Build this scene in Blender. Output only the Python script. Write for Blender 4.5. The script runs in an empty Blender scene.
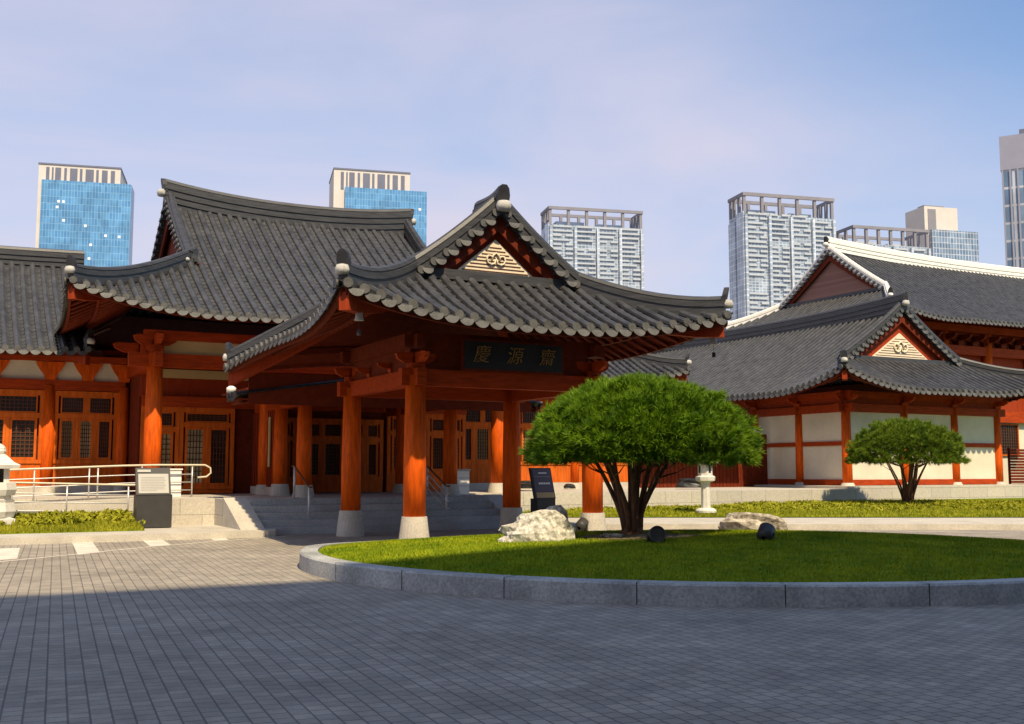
import bpy, math, random
import numpy as np
from mathutils import Vector, Matrix
random.seed(7); rng = np.random.default_rng(7)
R = math.radians
scene = bpy.context.scene
COL = scene.collection

# ------------------------------------------------------------------ camera, sky, sun, exposure
F_PX, PITCH, EYE = 1080.0, R(5.71), 1.6
cam_d = bpy.data.cameras.new('camera'); cam = bpy.data.objects.new('camera', cam_d); COL.objects.link(cam)
cam.location = (0, 0, EYE); cam.rotation_euler = (R(90) + PITCH, 0, 0)
cam_d.sensor_width = 36; cam_d.lens = 36 * F_PX / 1024; cam_d.clip_end = 5000; cam_d.clip_start = 0.05
scene.camera = cam
SUN_EL = R(52); SUN_H = Vector((.38, -.925)).normalized()
sun_d = bpy.data.lights.new('sun', 'SUN'); sun = bpy.data.objects.new('sun', sun_d); COL.objects.link(sun)
sun_d.energy = 5.0; sun_d.angle = R(.8); sun_d.color = (1, .82, .54)
sdir = Vector((SUN_H.x * math.cos(SUN_EL), SUN_H.y * math.cos(SUN_EL), math.sin(SUN_EL)))
sun.rotation_euler = sdir.to_track_quat('Z', 'Y').to_euler()
world = bpy.data.worlds.new('World'); scene.world = world; world.use_nodes = True
wn, wl = world.node_tree.nodes, world.node_tree.links
wn.clear()
w_out = wn.new('ShaderNodeOutputWorld'); w_bg = wn.new('ShaderNodeBackground'); w_bg.inputs[1].default_value = .09
sky = wn.new('ShaderNodeTexSky'); sky.sky_type = 'NISHITA'; sky.sun_disc = False
sky.sun_elevation = SUN_EL; sky.sun_rotation = math.atan2(SUN_H.x, SUN_H.y); sky.air_density = 1.3; sky.dust_density = 1.2; sky.ozone_density = 1.5
tc = wn.new('ShaderNodeTexCoord'); mp = wn.new('ShaderNodeMapping'); mp.inputs['Scale'].default_value = (1.1, 1.6, 4.2)
mp.inputs['Rotation'].default_value = (0, R(14), 0)
nz = wn.new('ShaderNodeTexNoise'); nz.inputs['Scale'].default_value = 1.9; nz.inputs['Detail'].default_value = 7; nz.inputs['Distortion'].default_value = .5; nz.inputs['Roughness'].default_value = .5
rp = wn.new('ShaderNodeValToRGB'); rp.color_ramp.elements[0].position = .30; rp.color_ramp.elements[1].position = .66
rp.color_ramp.elements[0].color = (.50, .50, .50, 1); rp.color_ramp.elements[1].color = (.98, .98, .98, 1)
mx = wn.new('ShaderNodeMix'); mx.data_type = 'RGBA'; mx.inputs['B'].default_value = (6.3, 6.0, 7.2, 1)
wl.new(tc.outputs['Generated'], mp.inputs[0]); wl.new(mp.outputs[0], nz.inputs[0]); wl.new(nz.outputs[0], rp.inputs[0])

vd = wn.new('ShaderNodeVectorMath'); vd.operation = 'DOT_PRODUCT'; vd.inputs[1].default_value = (.62, 0, .95)
cr_ = wn.new('ShaderNodeMapRange'); cr_.interpolation_type = 'SMOOTHSTEP'; cr_.inputs['From Min'].default_value = .32; cr_.inputs['From Max'].default_value = .68; cr_.inputs['To Min'].default_value = 1.0; cr_.inputs['To Max'].default_value = .02
mf = wn.new('ShaderNodeMath'); mf.operation = 'MULTIPLY'
wl.new(tc.outputs['Generated'], vd.inputs[0]); wl.new(vd.outputs['Value'], cr_.inputs[0]); wl.new(rp.outputs[0], mf.inputs[0]); wl.new(cr_.outputs[0], mf.inputs[1])
wl.new(mf.outputs[0], mx.inputs['Factor']); tn = wn.new('ShaderNodeVectorMath'); tn.operation = 'MULTIPLY'; tn.inputs[1].default_value = (.86, 1.16, 1.46)
wl.new(sky.outputs[0], tn.inputs[0]); wl.new(tn.outputs[0], mx.inputs['A']); wl.new(mx.outputs['Result'], w_bg.inputs[0])
wl.new(w_bg.outputs[0], w_out.inputs[0])
vs = scene.view_settings
vs.view_transform = 'Standard'; vs.look = 'None'; vs.exposure = 0.35; vs.gamma = 1; vs.use_curve_mapping = False

# ------------------------------------------------------------------ helpers
def at(px, py, Y):
    """point at depth Y seen in pixel (px, py)"""
    x, u = px - 512, 362 - py
    d = Vector((x, F_PX * math.cos(PITCH) - u * math.sin(PITCH), F_PX * math.sin(PITCH) + u * math.cos(PITCH)))
    return Vector((0, 0, EYE)) + d * (Y / d.y)
def on(px, py, z=0.0):
    """point on the level z seen in pixel (px, py)"""
    d = at(px, py, 1.0) - Vector((0, 0, EYE))
    return Vector((0, 0, EYE)) + d * ((z - EYE) / d.z)

def mat(name, col, rough=.7, var=.18, scale=3.0, stretch=(1, 1, 1), bump=0.0, bscale=None, col2=None, spec=.3, fine=0.0, metal=0.0):
    m = bpy.data.materials.new(name); m.use_nodes = True
    n, l = m.node_tree.nodes, m.node_tree.links
    b = n['Principled BSDF']; b.inputs['Roughness'].default_value = rough
    b.inputs['Specular IOR Level'].default_value = spec; b.inputs['Metallic'].default_value = metal
    t = n.new('ShaderNodeTexCoord'); p = n.new('ShaderNodeMapping'); p.inputs['Scale'].default_value = stretch
    z = n.new('ShaderNodeTexNoise'); z.inputs['Scale'].default_value = scale; z.inputs['Detail'].default_value = 5; z.inputs['Roughness'].default_value = .6
    r = n.new('ShaderNodeValToRGB'); r.color_ramp.elements[0].position = .3; r.color_ramp.elements[1].position = .7
    c2 = col2 or tuple(min(1, c * (1 + var)) for c in col)
    c1 = tuple(c * (1 - var) for c in col)
    r.color_ramp.elements[0].color = (*c1, 1); r.color_ramp.elements[1].color = (*c2, 1)
    l.new(t.outputs['Object'], p.inputs[0]); l.new(p.outputs[0], z.inputs[0]); l.new(z.outputs[0], r.inputs[0])
    out = r.outputs[0]
    if fine:
        z2 = n.new('ShaderNodeTexNoise'); z2.inputs['Scale'].default_value = scale * 22; z2.inputs['Detail'].default_value = 2
        l.new(p.outputs[0], z2.inputs[0])
        mm = n.new('ShaderNodeMapRange'); mm.inputs['From Min'].default_value = .3; mm.inputs['From Max'].default_value = .7
        mm.inputs['To Min'].default_value = 1 - fine; mm.inputs['To Max'].default_value = 1 + fine
        l.new(z2.outputs[0], mm.inputs[0])
        mu = n.new('ShaderNodeVectorMath'); mu.operation = 'SCALE'
        l.new(out, mu.inputs[0]); l.new(mm.outputs[0], mu.inputs['Scale']); out = mu.outputs[0]
    l.new(out, b.inputs['Base Color'])
    if bump:
        z3 = n.new('ShaderNodeTexNoise'); z3.inputs['Scale'].default_value = bscale or scale * 8; z3.inputs['Detail'].default_value = 4
        l.new(p.outputs[0], z3.inputs[0])
        bp = n.new('ShaderNodeBump'); bp.inputs['Strength'].default_value = bump; bp.inputs['Distance'].default_value = .03
        l.new(z3.outputs[0], bp.inputs['Height']); l.new(bp.outputs[0], b.inputs['Normal'])
    return m

M = {}
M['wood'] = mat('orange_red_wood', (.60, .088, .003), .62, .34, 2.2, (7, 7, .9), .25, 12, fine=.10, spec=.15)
M['woodh'] = mat('shaded_red_wood_beam', (.33, .040, .004), .62, .34, 2.2, (.9, 7, 7), .25, 12, fine=.10, spec=.15)  # red wood darkened for the shade on beams and brackets
M['door'] = mat('orange_brown_joinery', (.52, .105, .010), .65, .28, 1.6, (6, 6, .9), .25, 14, fine=.14, spec=.15)
M['wood_dark'] = mat('shaded_brown_red_wood', (.135, .020, .006), .7, .25, 2.0, (3, 3, 3), .2, 14, spec=.15)  # red wood with eave shade put into its colour; also plain brown slats
M['board'] = mat('board_wood', (.27, .034, .007), .65, .25, 2.0, (9, 9, .6), .3, 10, spec=.15)
M['tile'] = mat('grey_roof_tile', (.048, .048, .050), .42, .45, 2.4, (1, 1, 1), .12, 24, spec=.5, fine=.14)
M['tile_end'] = mat('pale_tile_end', (.088, .086, .082), .55, .42, 3.2, (1, 1, 1), .25, 30, fine=.2)
M['ridge'] = mat('ridge_tile', (.044, .044, .047), .45, .38, 2.0, (1, 1, 9), .15, 10, spec=.4)
M['cap'] = mat('dark_ridge_cap', (.03, .03, .035), .5, .3, 5, bump=.3)
M['plaster_white'] = mat('white_plaster', (.74, .72, .66), .8, .07, 4, bump=.1)
M['plaster_grey'] = mat('weathered_plaster', (.44, .43, .40), .85, .25, 9, bump=.3)
M['cream'] = mat('cream_plaster', (.64, .585, .46), .85, .10, .9, bump=.12, bscale=40, fine=.05)
M['ochre'] = mat('ochre_plaster', (.50, .36, .17), .85, .10, 1.4)
M['granite'] = mat('pale_granite', (.48, .44, .37), .75, .14, 1.6, bump=.2, bscale=60, fine=.16)
M['granite_d'] = mat('grey_granite', (.36, .36, .35), .75, .20, 1.4, bump=.25, bscale=50, fine=.2)
M['lantern'] = mat('white_granite', (.60, .57, .51), .75, .10, 5, bump=.2, bscale=60, fine=.12)
M['black'] = mat('black_stone', (.022, .022, .024), .42, .25, 4)
M['lattice'] = mat('dark_lattice', (.085, .026, .012), .7, .2, 4)
M['pane'] = mat('dark_window_pane', (.030, .024, .016), .14, .6, 1.2, spec=.5)
M['paper'] = mat('paper_screen', (.27, .21, .10), .6, .35, .9)
M['paper_l'] = mat('pale_paper_screen', (.52, .45, .27), .6, .4, 1.3)
M['steel'] = mat('brushed_steel', (.52, .51, .48), .35, .08, 5, spec=.5, metal=.35)
M['brass'] = mat('yellowed_handrail', (.62, .54, .38), .4, .1, 4, spec=.5)
M['rock'] = mat('pale_speckled_rock', (.34, .30, .22), .9, .45, 13, bump=1.0, bscale=14, col2=(.80, .76, .66), fine=.35)
M['rock_b'] = mat('brown_speckled_rock', (.22, .17, .11), .9, .5, 9, bump=1.0, bscale=12, col2=(.58, .53, .43), fine=.35)
M['bark'] = mat('pine_bark', (.13, .062, .034), .9, .5, 7, (1, 1, .35), .9, 18)
M['needle'] = mat('pine_needles', (.052, .155, .006), .55, .45, 3.4, col2=(.185, .315, .010), spec=.2)
M['needle_b'] = mat('pine_needles_dull', (.075, .155, .012), .6, .4, 2.0, col2=(.19, .27, .016), spec=.2)
M['grass'] = mat('lawn_blades', (.145, .255, .005), .65, .34, 1.3, col2=(.34, .36, .012), spec=.1)
M['soil'] = mat('lawn_soil', (.125, .18, .007), .95, .3, 2.5, bump=.4, bscale=30, fine=.25, spec=.05)
M['cover'] = mat('ground_cover_leaves', (.21, .23, .012), .65, .3, 1.2, col2=(.36, .34, .025), spec=.1)
M['gold'] = mat('gilt_lettering', (.30, .18, .055), .5, .2, 8)
M['ivory'] = mat('ivory_carved_panel', (.72, .62, .46), .75, .06, 4)
M['sign_grey'] = mat('grey_sign_face', (.40, .385, .35), .5, .06, 2)
M['sign_line'] = mat('faint_sign_line', (.27, .26, .24), .6, .2, 30)
M['sign_dark'] = mat('charcoal_sign_metal', (.045, .043, .042), .5, .15, 3)
M['sign_violet'] = mat('violet_grey_sign_face', (.10, .075, .085), .45, .1, 2)
M['sign_tan'] = mat('tan_sign_strip', (.42, .28, .13), .5, .1, 5)
M['white'] = mat('white_paint', (.78, .76, .72), .6, .06, 4)
M['mark'] = mat('cream_road_paint', (.62, .56, .47), .8, .18, 2.5, fine=.2)
M['brick'] = None

class MB:
    def __init__(s): s.v = []; s.f = []; s.T = Matrix.Identity(4)
    def add(s, vs, fs):
        o = len(s.v); s.v += [s.T @ Vector(p) for p in vs]; s.f += [[i + o for i in f] for f in fs]; return s
    def box(s, x0, x1, y0, y1, z0, z1):
        return s.add([(x0,y0,z0),(x1,y0,z0),(x1,y1,z0),(x0,y1,z0),(x0,y0,z1),(x1,y0,z1),(x1,y1,z1),(x0,y1,z1)],
              [(0,3,2,1),(4,5,6,7),(0,1,5,4),(1,2,6,5),(2,3,7,6),(3,0,4,7)])
    def prism(s, poly, z0, z1):
        n = len(poly); zz = z1 if callable(z1) else (lambda x, y: z1)
        v = [(p[0], p[1], z0) for p in poly] + [(p[0], p[1], zz(p[0], p[1])) for p in poly]
        return s.add(v, [list(range(n))[::-1], list(range(n, 2*n))] + [(i, (i+1) % n, n + (i+1) % n, n + i) for i in range(n)])
    def lathe(s, prof, c=(0, 0, 0), n=20, caps=True, sq=None):
        v, f = [], []
        for r, z in prof:
            for i in range(n):
                a = 2*math.pi*(i + (.5 if sq else 0))/n
                v.append((c[0] + r*math.cos(a), c[1] + r*math.sin(a), c[2] + z))
        for k in range(len(prof)-1):
            for i in range(n):
                f.append((k*n+i, k*n+(i+1) % n, (k+1)*n+(i+1) % n, (k+1)*n+i))
        if caps:
            f.append(list(range(n))[::-1]); f.append([(len(prof)-1)*n+i for i in range(n)])
        return s.add(v, f)
    def tube(s, pts, r, n=8, caps=True):
        pts = [Vector(p) for p in pts]; rs = r if isinstance(r, (list, tuple)) else [r]*len(pts)
        v, f = [], []; ref = None
        for i, p in enumerate(pts):
            t = (pts[min(i+1, len(pts)-1)] - pts[max(i-1, 0)]).normalized()
            if ref is None or abs(ref.dot(t)) > .95: ref = Vector((0, 0, 1)) if abs(t.z) < .9 else Vector((1, 0, 0))
            a = (ref - t*ref.dot(t)).normalized(); b = t.cross(a); ref = a
            for k in range(n):
                w = 2*math.pi*k/n; v.append(p + (a*math.cos(w) + b*math.sin(w))*rs[i])
        for i in range(len(pts)-1):
            for k in range(n): f.append((i*n+k, i*n+(k+1) % n, (i+1)*n+(k+1) % n, (i+1)*n+k))
        if caps: f.append(list(range(n))[::-1]); f.append([(len(pts)-1)*n+k for k in range(n)])
        return s.add(v, f)
    def sweep(s, pts, w, z0, z1, w2=None):
        """box section swept along a path, z0..z1 above each point"""
        pts = [Vector(p) for p in pts]; v, f = [], []; w2 = w if w2 is None else w2
        for i, p in enumerate(pts):
            t = pts[min(i+1, len(pts)-1)] - pts[max(i-1, 0)]; t.z = 0
            t = t.normalized() if t.length > 1e-6 else Vector((1, 0, 0)); q = Vector((t.y, -t.x, 0))
            up = Vector((0, 0, 1))
            v += [p - q*w/2 + up*z0, p + q*w/2 + up*z0, p + q*w2/2 + up*z1, p - q*w2/2 + up*z1]
        for i in range(len(pts)-1):
            for k in range(4): f.append((i*4+k, i*4+(k+1) % 4, (i+1)*4+(k+1) % 4, (i+1)*4+k))
        f.append((3, 2, 1, 0)); e = (len(pts)-1)*4; f.append((e, e+1, e+2, e+3))
        return s.add(v, f)
    def ball(s, c, r, n=10, m=7):
        r = r if isinstance(r, (tuple, list)) else (r, r, r); v, f = [], []
        for j in range(m+1):
            t = math.pi*j/m
            for i in range(n):
                a = 2*math.pi*i/n
                v.append((c[0]+r[0]*math.sin(t)*math.cos(a), c[1]+r[1]*math.sin(t)*math.sin(a), c[2]+r[2]*math.cos(t)))
        for j in range(m):
            for i in range(n): f.append((j*n+i, (j+1)*n+i, (j+1)*n+(i+1) % n, j*n+(i+1) % n))
        return s.add(v, f)
    def build(s, name, m, parent=None, smooth=False):
        off = Vector((0, 0, 0)); p = parent
        while p is not None:
            if p.name in OFF: off = Vector(OFF[p.name]); break
            p = p.parent
        me = bpy.data.meshes.new(name)
        me.from_pydata([(q - off)[:] for q in s.v], [], s.f)
        me.validate(); me.update()
        if smooth: me.polygons.foreach_set('use_smooth', [True]*len(me.polygons))
        if m is not None: me.materials.append(m)
        o = bpy.data.objects.new(name, me); COL.objects.link(o)
        if parent is not None: o.parent = parent
        return o
OFF = {}
def tag(o, label=None, cat=None, group=None, kind=None):
    if label: o['label'] = label
    if cat: o['category'] = cat
    if group: o['group'] = group
    if kind: o['kind'] = kind
    return o
TH = R(28); O = Vector((-2.07, 23.1, 0)); U = Vector((math.cos(TH), math.sin(TH), 0)); V = Vector((-math.sin(TH), math.cos(TH), 0))
def G(a, b, z=0): return O + U*a + V*b + Vector((0, 0, z))
def grid_root(name, a, b, label, cat, group=None):
    """a thing standing on the courtyard's own grid (rotated 28 degrees): its meshes are given in grid coordinates"""
    o = bpy.data.objects.new(name, None); COL.objects.link(o); o.location = G(a, b); o.rotation_euler = (0, 0, TH)
    OFF[o.name] = (a, b, 0); return tag(o, label, cat, group)
def root(name, loc, label, cat, group=None, rz=0):
    o = bpy.data.objects.new(name, None); COL.objects.link(o); o.location = loc; o.rotation_euler = (0, 0, rz)
    OFF[o.name] = (0, 0, 0); return tag(o, label, cat, group)
def grid_place(o):
    o.location = O; o.rotation_euler = (0, 0, TH); return o
def raw_mesh(name, verts, nv, m, parent=None, smooth=False):
    """verts: (N*nv, 3) array, every nv verts one face"""
    n = len(verts)//nv; me = bpy.data.meshes.new(name)
    me.vertices.add(len(verts)); me.vertices.foreach_set('co', verts.astype(np.float32).ravel())
    me.loops.add(len(verts)); me.loops.foreach_set('vertex_index', np.arange(len(verts), dtype=np.int32))
    me.polygons.add(n); me.polygons.foreach_set('loop_start', np.arange(0, len(verts), nv, dtype=np.int32))
    me.update(calc_edges=True); me.materials.append(m)
    o = bpy.data.objects.new(name, me); COL.objects.link(o)
    if parent is not None: o.parent = parent
    return o

# ------------------------------------------------------------------ traditional tiled roof
ROT90 = Matrix.Rotation(R(90), 4, 'Z')
def tiled_roof(root_o, ca, cb, turn, A, B, Bg, ez, rz, s0, L, Lc, rec, sp=.33, ov=2.3, ridge_h=.5, white=False,
               front_gable=True, back_gable=True, rafters=('end-', 'side-', 'side+'), faces=('side-', 'side+', 'end-', 'end+'), motif=False,
               sag=.35, brick=False, raf_sp=.42, caps=True, Bk=None, Lk=None, ridges=True, edge_m='wood_dark'):
    """hip-and-gable roof: ridge along y (turned 90 degrees when turn), half width A, half length B, gables at +-Bg"""
    T = Matrix.Translation((ca, cb, 0)) @ (ROT90 if turn else Matrix.Identity(4))
    q = (rz - ez - s0*A)/(A*A)
    H = lambda d: ez + s0*d + q*d*d
    cut = B - Bg; Ag = max(0, A - cut); Bk = Bg if Bk is None else Bk; Lk = L if Lk is None else Lk; cutb = B - Bk
    lift = lambda d, k, y=-1: (L if y < 0 else Lk)*max(0, 1 - k/Lc)**2*max(0, 1 - max(d, 0)/Lc)
    def info(face):
        s = -1 if face.endswith('-') else 1
        side = face.startswith('side'); half = B if side else A
        def d0(c): return rec*(1 - (c/half)**2)
        def dend(c):
            k = half - abs(c)
            if side: e = A if -Bg - 1e-6 <= c <= Bk + 1e-6 else min(k, A)
            else: e = min(k, (cut if s < 0 else cutb) + .35)
            return max(e, d0(c))
        def pt(c, d, dz=0):
            k = half - abs(c); z = H(d) + lift(d, k, c if side else s) + dz
            return Vector((s*(A-d), c, z)) if side else Vector((c, s*(B-d), z))
        n_out = Vector((s, 0, 0)) if side else Vector((0, s, 0))
        t_al = Vector((0, 1, 0)) if side else Vector((1, 0, 0))
        return s, side, half, d0, dend, pt, n_out, t_al
    tiles, ends, soff, edge = MB(), MB(), MB(), MB()
    for mb in (tiles, ends, soff, edge): mb.T = T
    for face in faces:
        s, side, half, d0, dend, pt, n_out, t_al = info(face)
        ends = MB(); ends.T = T
        n = max(4, round(2*half/sp)); step = 2*half/n
        cs = [-half + step*(i + .5) for i in range(n)]
        # channel sheet
        cc = [-half] + [x for i in range(n) for x in ((cs[i],) if i == n-1 else (cs[i], cs[i] + step/2))] + [half]
        course = .24; D = A if side else (cut if s < 0 else cutb) + .35; m = int(D/course) + 1
        for j in range(len(cc)-1):
            a, b = cc[j], cc[j+1]; A0, A1, B0, B1 = d0(a), dend(a), d0(b), dend(b)
            da = -.085 if (j % 2 == 0 and 0 < j < len(cc)-1) else 0; db = -.085 if ((j+1) % 2 == 0 and j+1 < len(cc)-1) else 0
            for i in range(m):
                lo, hi = i*course, (i+1)*course
                a0, a1 = min(max(lo, A0), A1), min(max(hi, A0), A1); b0, b1 = min(max(lo, B0), B1), min(max(hi, B0), B1)
                if a1 - a0 < 1e-5 and b1 - b0 < 1e-5: continue
                p = [pt(a, a0, da + .04), pt(b, b0, db + .04), pt(b, b1, db), pt(a, a1, da), pt(a, a0, da), pt(b, b0, db)]
                tiles.add(p, [(0, 1, 2, 3), (4, 5, 1, 0)])
        # cover rolls
        for c in cs:
            e0, e1 = d0(c) - .04, dend(c)
            if e1 - e0 < .12: continue
            seg = .42; k = max(1, math.ceil((e1 - e0)/seg)); r = step*.275
            v, f = [], []; rows = []
            for i in range(k):
                for dd, rr in ((e0 + (e1-e0)*i/k, r), (e0 + (e1-e0)*(i+1)/k, r*.93)): rows.append((dd, rr))
            for dd, rr in rows:
                o = pt(c, dd, .015)
                for w in range(6):
                    an = R(-10 + 200*w/5); v.append(o + t_al*(rr*math.cos(an)) + Vector((0, 0, rr*1.05*math.sin(an))))
            for i in range(len(rows)-1):
                for w in range(5): f.append((i*6+w, i*6+w+1, (i+1)*6+w+1, (i+1)*6+w))
            tiles.add(v, f)
            # round roll end
            o = pt(c, e0, .03) + n_out*.012
            ring = [o + t_al*(r*1.03*math.cos(2*math.pi*w/12)) + Vector((0, 0, r*1.03*math.sin(2*math.pi*w/12))) for w in range(12)]
            ends.add(ring + [x - n_out*.05 for x in ring], [list(range(12))] + [(w, (w+1) % 12, 12 + (w+1) % 12, 12 + w) for w in range(12)])
        # drip tongues between the rolls
        for i in range(n-1):
            c = cs[i] + step/2; o = pt(c, d0(c), -.02) + n_out*.04
            wv = step*.47; poly = []
            for w in range(11):
                an = math.pi*(w/10); poly.append(o + t_al*(wv*math.cos(an)) - Vector((0, 0, .02 + wv*.92*math.sin(an))) + n_out*(.05*math.sin(an)))
            poly = poly[::-1]; nn = len(poly)
            ends.add(poly + [x - n_out*.03 + Vector((0, 0, .01)) for x in poly], [list(range(nn)), list(range(nn, 2*nn))[::-1]] + [(w, (w+1) % nn, nn + (w+1) % nn, nn + w) for w in range(nn)])
        ends.build('eave_tiles', M['tile_end'], root_o)
        # soffit boards and eave board
        for j in range(len(cs)-1):
            a, b = cs[j], cs[j+1]
            lim = lambda c: max(d0(c) + .1, min(dend(c), ov + .5))
            g = 4
            for i in range(g):
                f0, f1 = i/g, (i+1)/g
                def q2(c, fr): x0 = d0(c) + .08; return pt(c, x0 + (lim(c) - x0)*fr, -.14)
                soff.add([q2(a, f0), q2(a, f1), q2(b, f1), q2(b, f0)], [(0, 1, 2, 3)])
        edge.sweep([pt(c, d0(c) + .10, -.10) for c in cs], .07, -.13, .02)
        edge.sweep([pt(c, min(d0(c) + .85, half - abs(c) + .1), -.20) for c in cs if half - abs(c) > .7], .07, -.12, .04)
        if face in rafters:
            nr = max(3, int(2*half/raf_sp))
            for i in range(nr):
                c = -half + (2*half)*(i + .5)/nr; k = half - abs(c)
                x0, x1 = d0(c) + .14, min(ov + .4, k + .15)
                if x1 - x0 < .25: continue
                rb = MB(); rb.T = T
                for (u0, u1, dz, w) in ((x0, min(x0 + 1.0, x1), -.20, .05), (x0 + .75, x1, -.31, .06)):
                    if u1 - u0 < .2: continue
                    rb.tube([pt(c, u0 + (u1-u0)*t/3, dz) for t in range(4)], w, 6)
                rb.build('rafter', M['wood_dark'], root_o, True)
    # ridges
    def ridge(path, w, h, name='ridge', lay=4):
        mb = MB(); mb.T = T
        for i in range(lay): mb.sweep(path, w*(1 if i % 2 == 0 else .80), -.15 + (h+.15)*i/lay, -.15 + (h + .15)*(i+1)/lay - .004)
        mb.tube([Vector(p) + Vector((0, 0, h + .03)) for p in path], w*.36, 8)
        o = mb.build('ridge', M['plaster_white'] if white else M['ridge'], root_o)
        return o
    def cap_end(p, dirv, sc=1.0):
        dirv = Vector(dirv).normalized(); p = Vector(p)
        mb = MB(); mb.T = T
        q_ = Vector((-dirv.y, dirv.x, 0))
        prof = [(-.16, 0), (-.17, .22), (-.13, .38), (-.06, .46), (.06, .46), (.13, .38), (.17, .22), (.16, 0)]
        fr = [p + q_*(x*sc) + Vector((0, 0, (z + .12)*sc)) + dirv*(.02 + z*.22)*sc for x, z in prof]
        bk = [x - dirv*.14*sc for x in fr]; nn = len(fr)
        mb.add(fr + bk, [list(range(nn)), list(range(nn, 2*nn))[::-1]] + [(w, (w+1) % nn, nn + (w+1) % nn, nn + w) for w in range(nn)])
        mb.build('ridge_cap', M['cap'], root_o)
        pb = MB(); pb.T = T; pb.lathe([(.02*sc, -.13*sc), (.16*sc, -.12*sc), (.19*sc, 0), (.15*sc, .11*sc), (.03*sc, .14*sc)], p + dirv*.06*sc + Vector((0, 0, .07*sc)), 9); pb.build('plaster_end', M['plaster_white' if white else 'plaster_grey'], root_o, True)
    y0_, y1_ = -Bg - .2, Bk + (.2 if Lk == L else -.55)
    main = [(0, y0_ + (y1_ - y0_)*i/16, rz + (sag if i < 8 else sag*(1 if Lk == L else .2))*(abs(2*i/16 - 1))**2.2) for i in range(17)]
    if Lk != L: main = main[:-2] + [(x_, y_, z_ - .22*k_) for k_, (x_, y_, z_) in zip((1, 2), main[-2:])]
    if ridges:
        ridge(main, .34, ridge_h, lay=6)
        fb = MB(); fb.T = T; fb.sweep([(0, y0_ + .25, rz), (0, y1_ - .25, rz)], .26, -.35, max(.06, sag*.85)); fb.build('ridge_base', M['ridge'], root_o)
        for s in (-1, 1):
            if caps and (s < 0 or Lk == L): cap_end((0, s*((Bg if s < 0 else Bk) + .2), rz + sag + ridge_h - .42), (0, s, 0), .95)
    for s in (-1, 1) if ridges else ():
        gab = front_gable if s < 0 else back_gable
        for w in (-1, 1):
            if Ag > .3 and gab:
                vp = []
                for i in range(13):
                    x = Ag + .15 - (Ag + .15)*i/12; vp.append((w*x, s*(Bg + .02), H(A - x) + .05 + (sag*.6)*(i/12)**2))
                ridge(vp, .28, .26, lay=3)
            hp = []
            lo = min((cut if s < 0 else cutb) + .2, A - .12 if Lk == L else A*.62)
            for i in range(11):
                d = lo*(1 - i/10) + .12*i/10
                hp.append((w*(A - d), s*(B - d), H(d) + lift(d, d, s) + .06))
            ridge(hp, .26, .24, lay=3)
            p1 = Vector(hp[-1]); dv = Vector((w, s, 0)); cap_end(p1 + Vector((0, 0, .12)), dv, .74)
            if gab and Ag > .3:
                pb = MB(); pb.T = T; pb.ball(Vector(vp[0]) + Vector((w*.1, s*.12, .06)), (.11, .11, .08)); pb.build('plaster_end', M['plaster_white' if white else 'plaster_grey'], root_o, True)
            # corner hip rafter
            cr = MB(); cr.T = T
            cr.sweep([(w*(A - d), s*(B - d), H(d) + lift(d, d, s) - .16) for d in (.15, .6, 1.2, 1.8, ov + .3)], .20, -.36, -.02); cr.build('corner_rafter', M['board'], root_o)
        if gab and Ag > .3:
            yw = s*(Bg - .20); yb = s*(Bg - .02)
            gw = MB(); gw.T = T
            xs = [-Ag - .3 + (2*Ag + .6)*i/24 for i in range(25)]
            zb = H(cut) - .1
            pts = [(x, max(zb + .02, H(A - abs(x)) - .06)) for x in xs]
            fr = [(x, yw, z) for x, z in pts] + [(xs[-1], yw, zb), (xs[0], yw, zb)]; nn = len(fr)
            bk = [(x, yw - s*.12, z) for x, y, z in fr]
            gw.add(fr + bk, [list(range(nn)), list(range(nn, 2*nn))[::-1]] + [(w_, (w_+1) % nn, nn + (w_+1) % nn, nn + w_) for w_ in range(nn)])
            gw.build('gable_wall', M['brick'] if brick else M['board' if motif else 'wood_dark'], root_o)
            for w in (-1, 1):
                bb = MB(); bb.T = T
                bb.sweep([(w*(Ag + .05)*(1 - i/10), yb, H(A - (Ag + .05)*(1 - i/10)) - .05) for i in range(11)], .07, -.34, .02)
                bb.build('bargeboard', M['wood_dark'], root_o)
            nv = max(3, int(Ag*1.25/(sp*1.02)))
            for w in (-1, 1):
                ve = MB(); ve.T = T; vt = MB(); vt.T = T
                for i in range(nv):
                    for (x, kind) in (((Ag + .05)*(i + .5)/nv, 0), ((Ag + .05)*(i + 1)/nv, 1)):
                        z = H(A - x) + .02 + (sag*.6)*(1 - x/(Ag + .15))**2; o = Vector((w*x, s*(Bg + .20), z)); n_out = Vector((0, s, 0)); r = sp*.27
                        if kind == 0:
                            ring = [o + Vector((r*math.cos(2*math.pi*k/12), 0, .03 + r*math.sin(2*math.pi*k/12))) for k in range(12)]
                            ve.add(ring + [p - n_out*.04 for p in ring], [list(range(12)), ] + [(k, (k+1) % 12, 12 + (k+1) % 12, 12 + k) for k in range(12)])
                            vt.tube([o + Vector((0, -s*.03, .03)), o + Vector((0, -s*.30, .05))], r*.95, 8)
                        elif i < nv:
                            o.z -= .06; wv = sp*.40
                            poly = [o + Vector((wv*math.cos(math.pi*k/10), s*.05*math.sin(math.pi*k/10), .03 - wv*.95*math.sin(math.pi*k/10))) for k in range(11)]
                            nn = 11
                            ve.add(poly + [p - n_out*.03 for p in poly], [list(range(nn)), list(range(nn, 2*nn))[::-1]] + [(k, (k+1) % nn, nn + (k+1) % nn, nn + k) for k in range(nn)])
                            vt.sweep([o + Vector((0, -s*.02, -.03)), o + Vector((0, -s*.28, 0))], sp*.7, -.02, .03)
                ve.build('verge_tile_ends', M['tile_end'], root_o); vt.build('verge_tiles', M['tile'], root_o)
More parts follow.
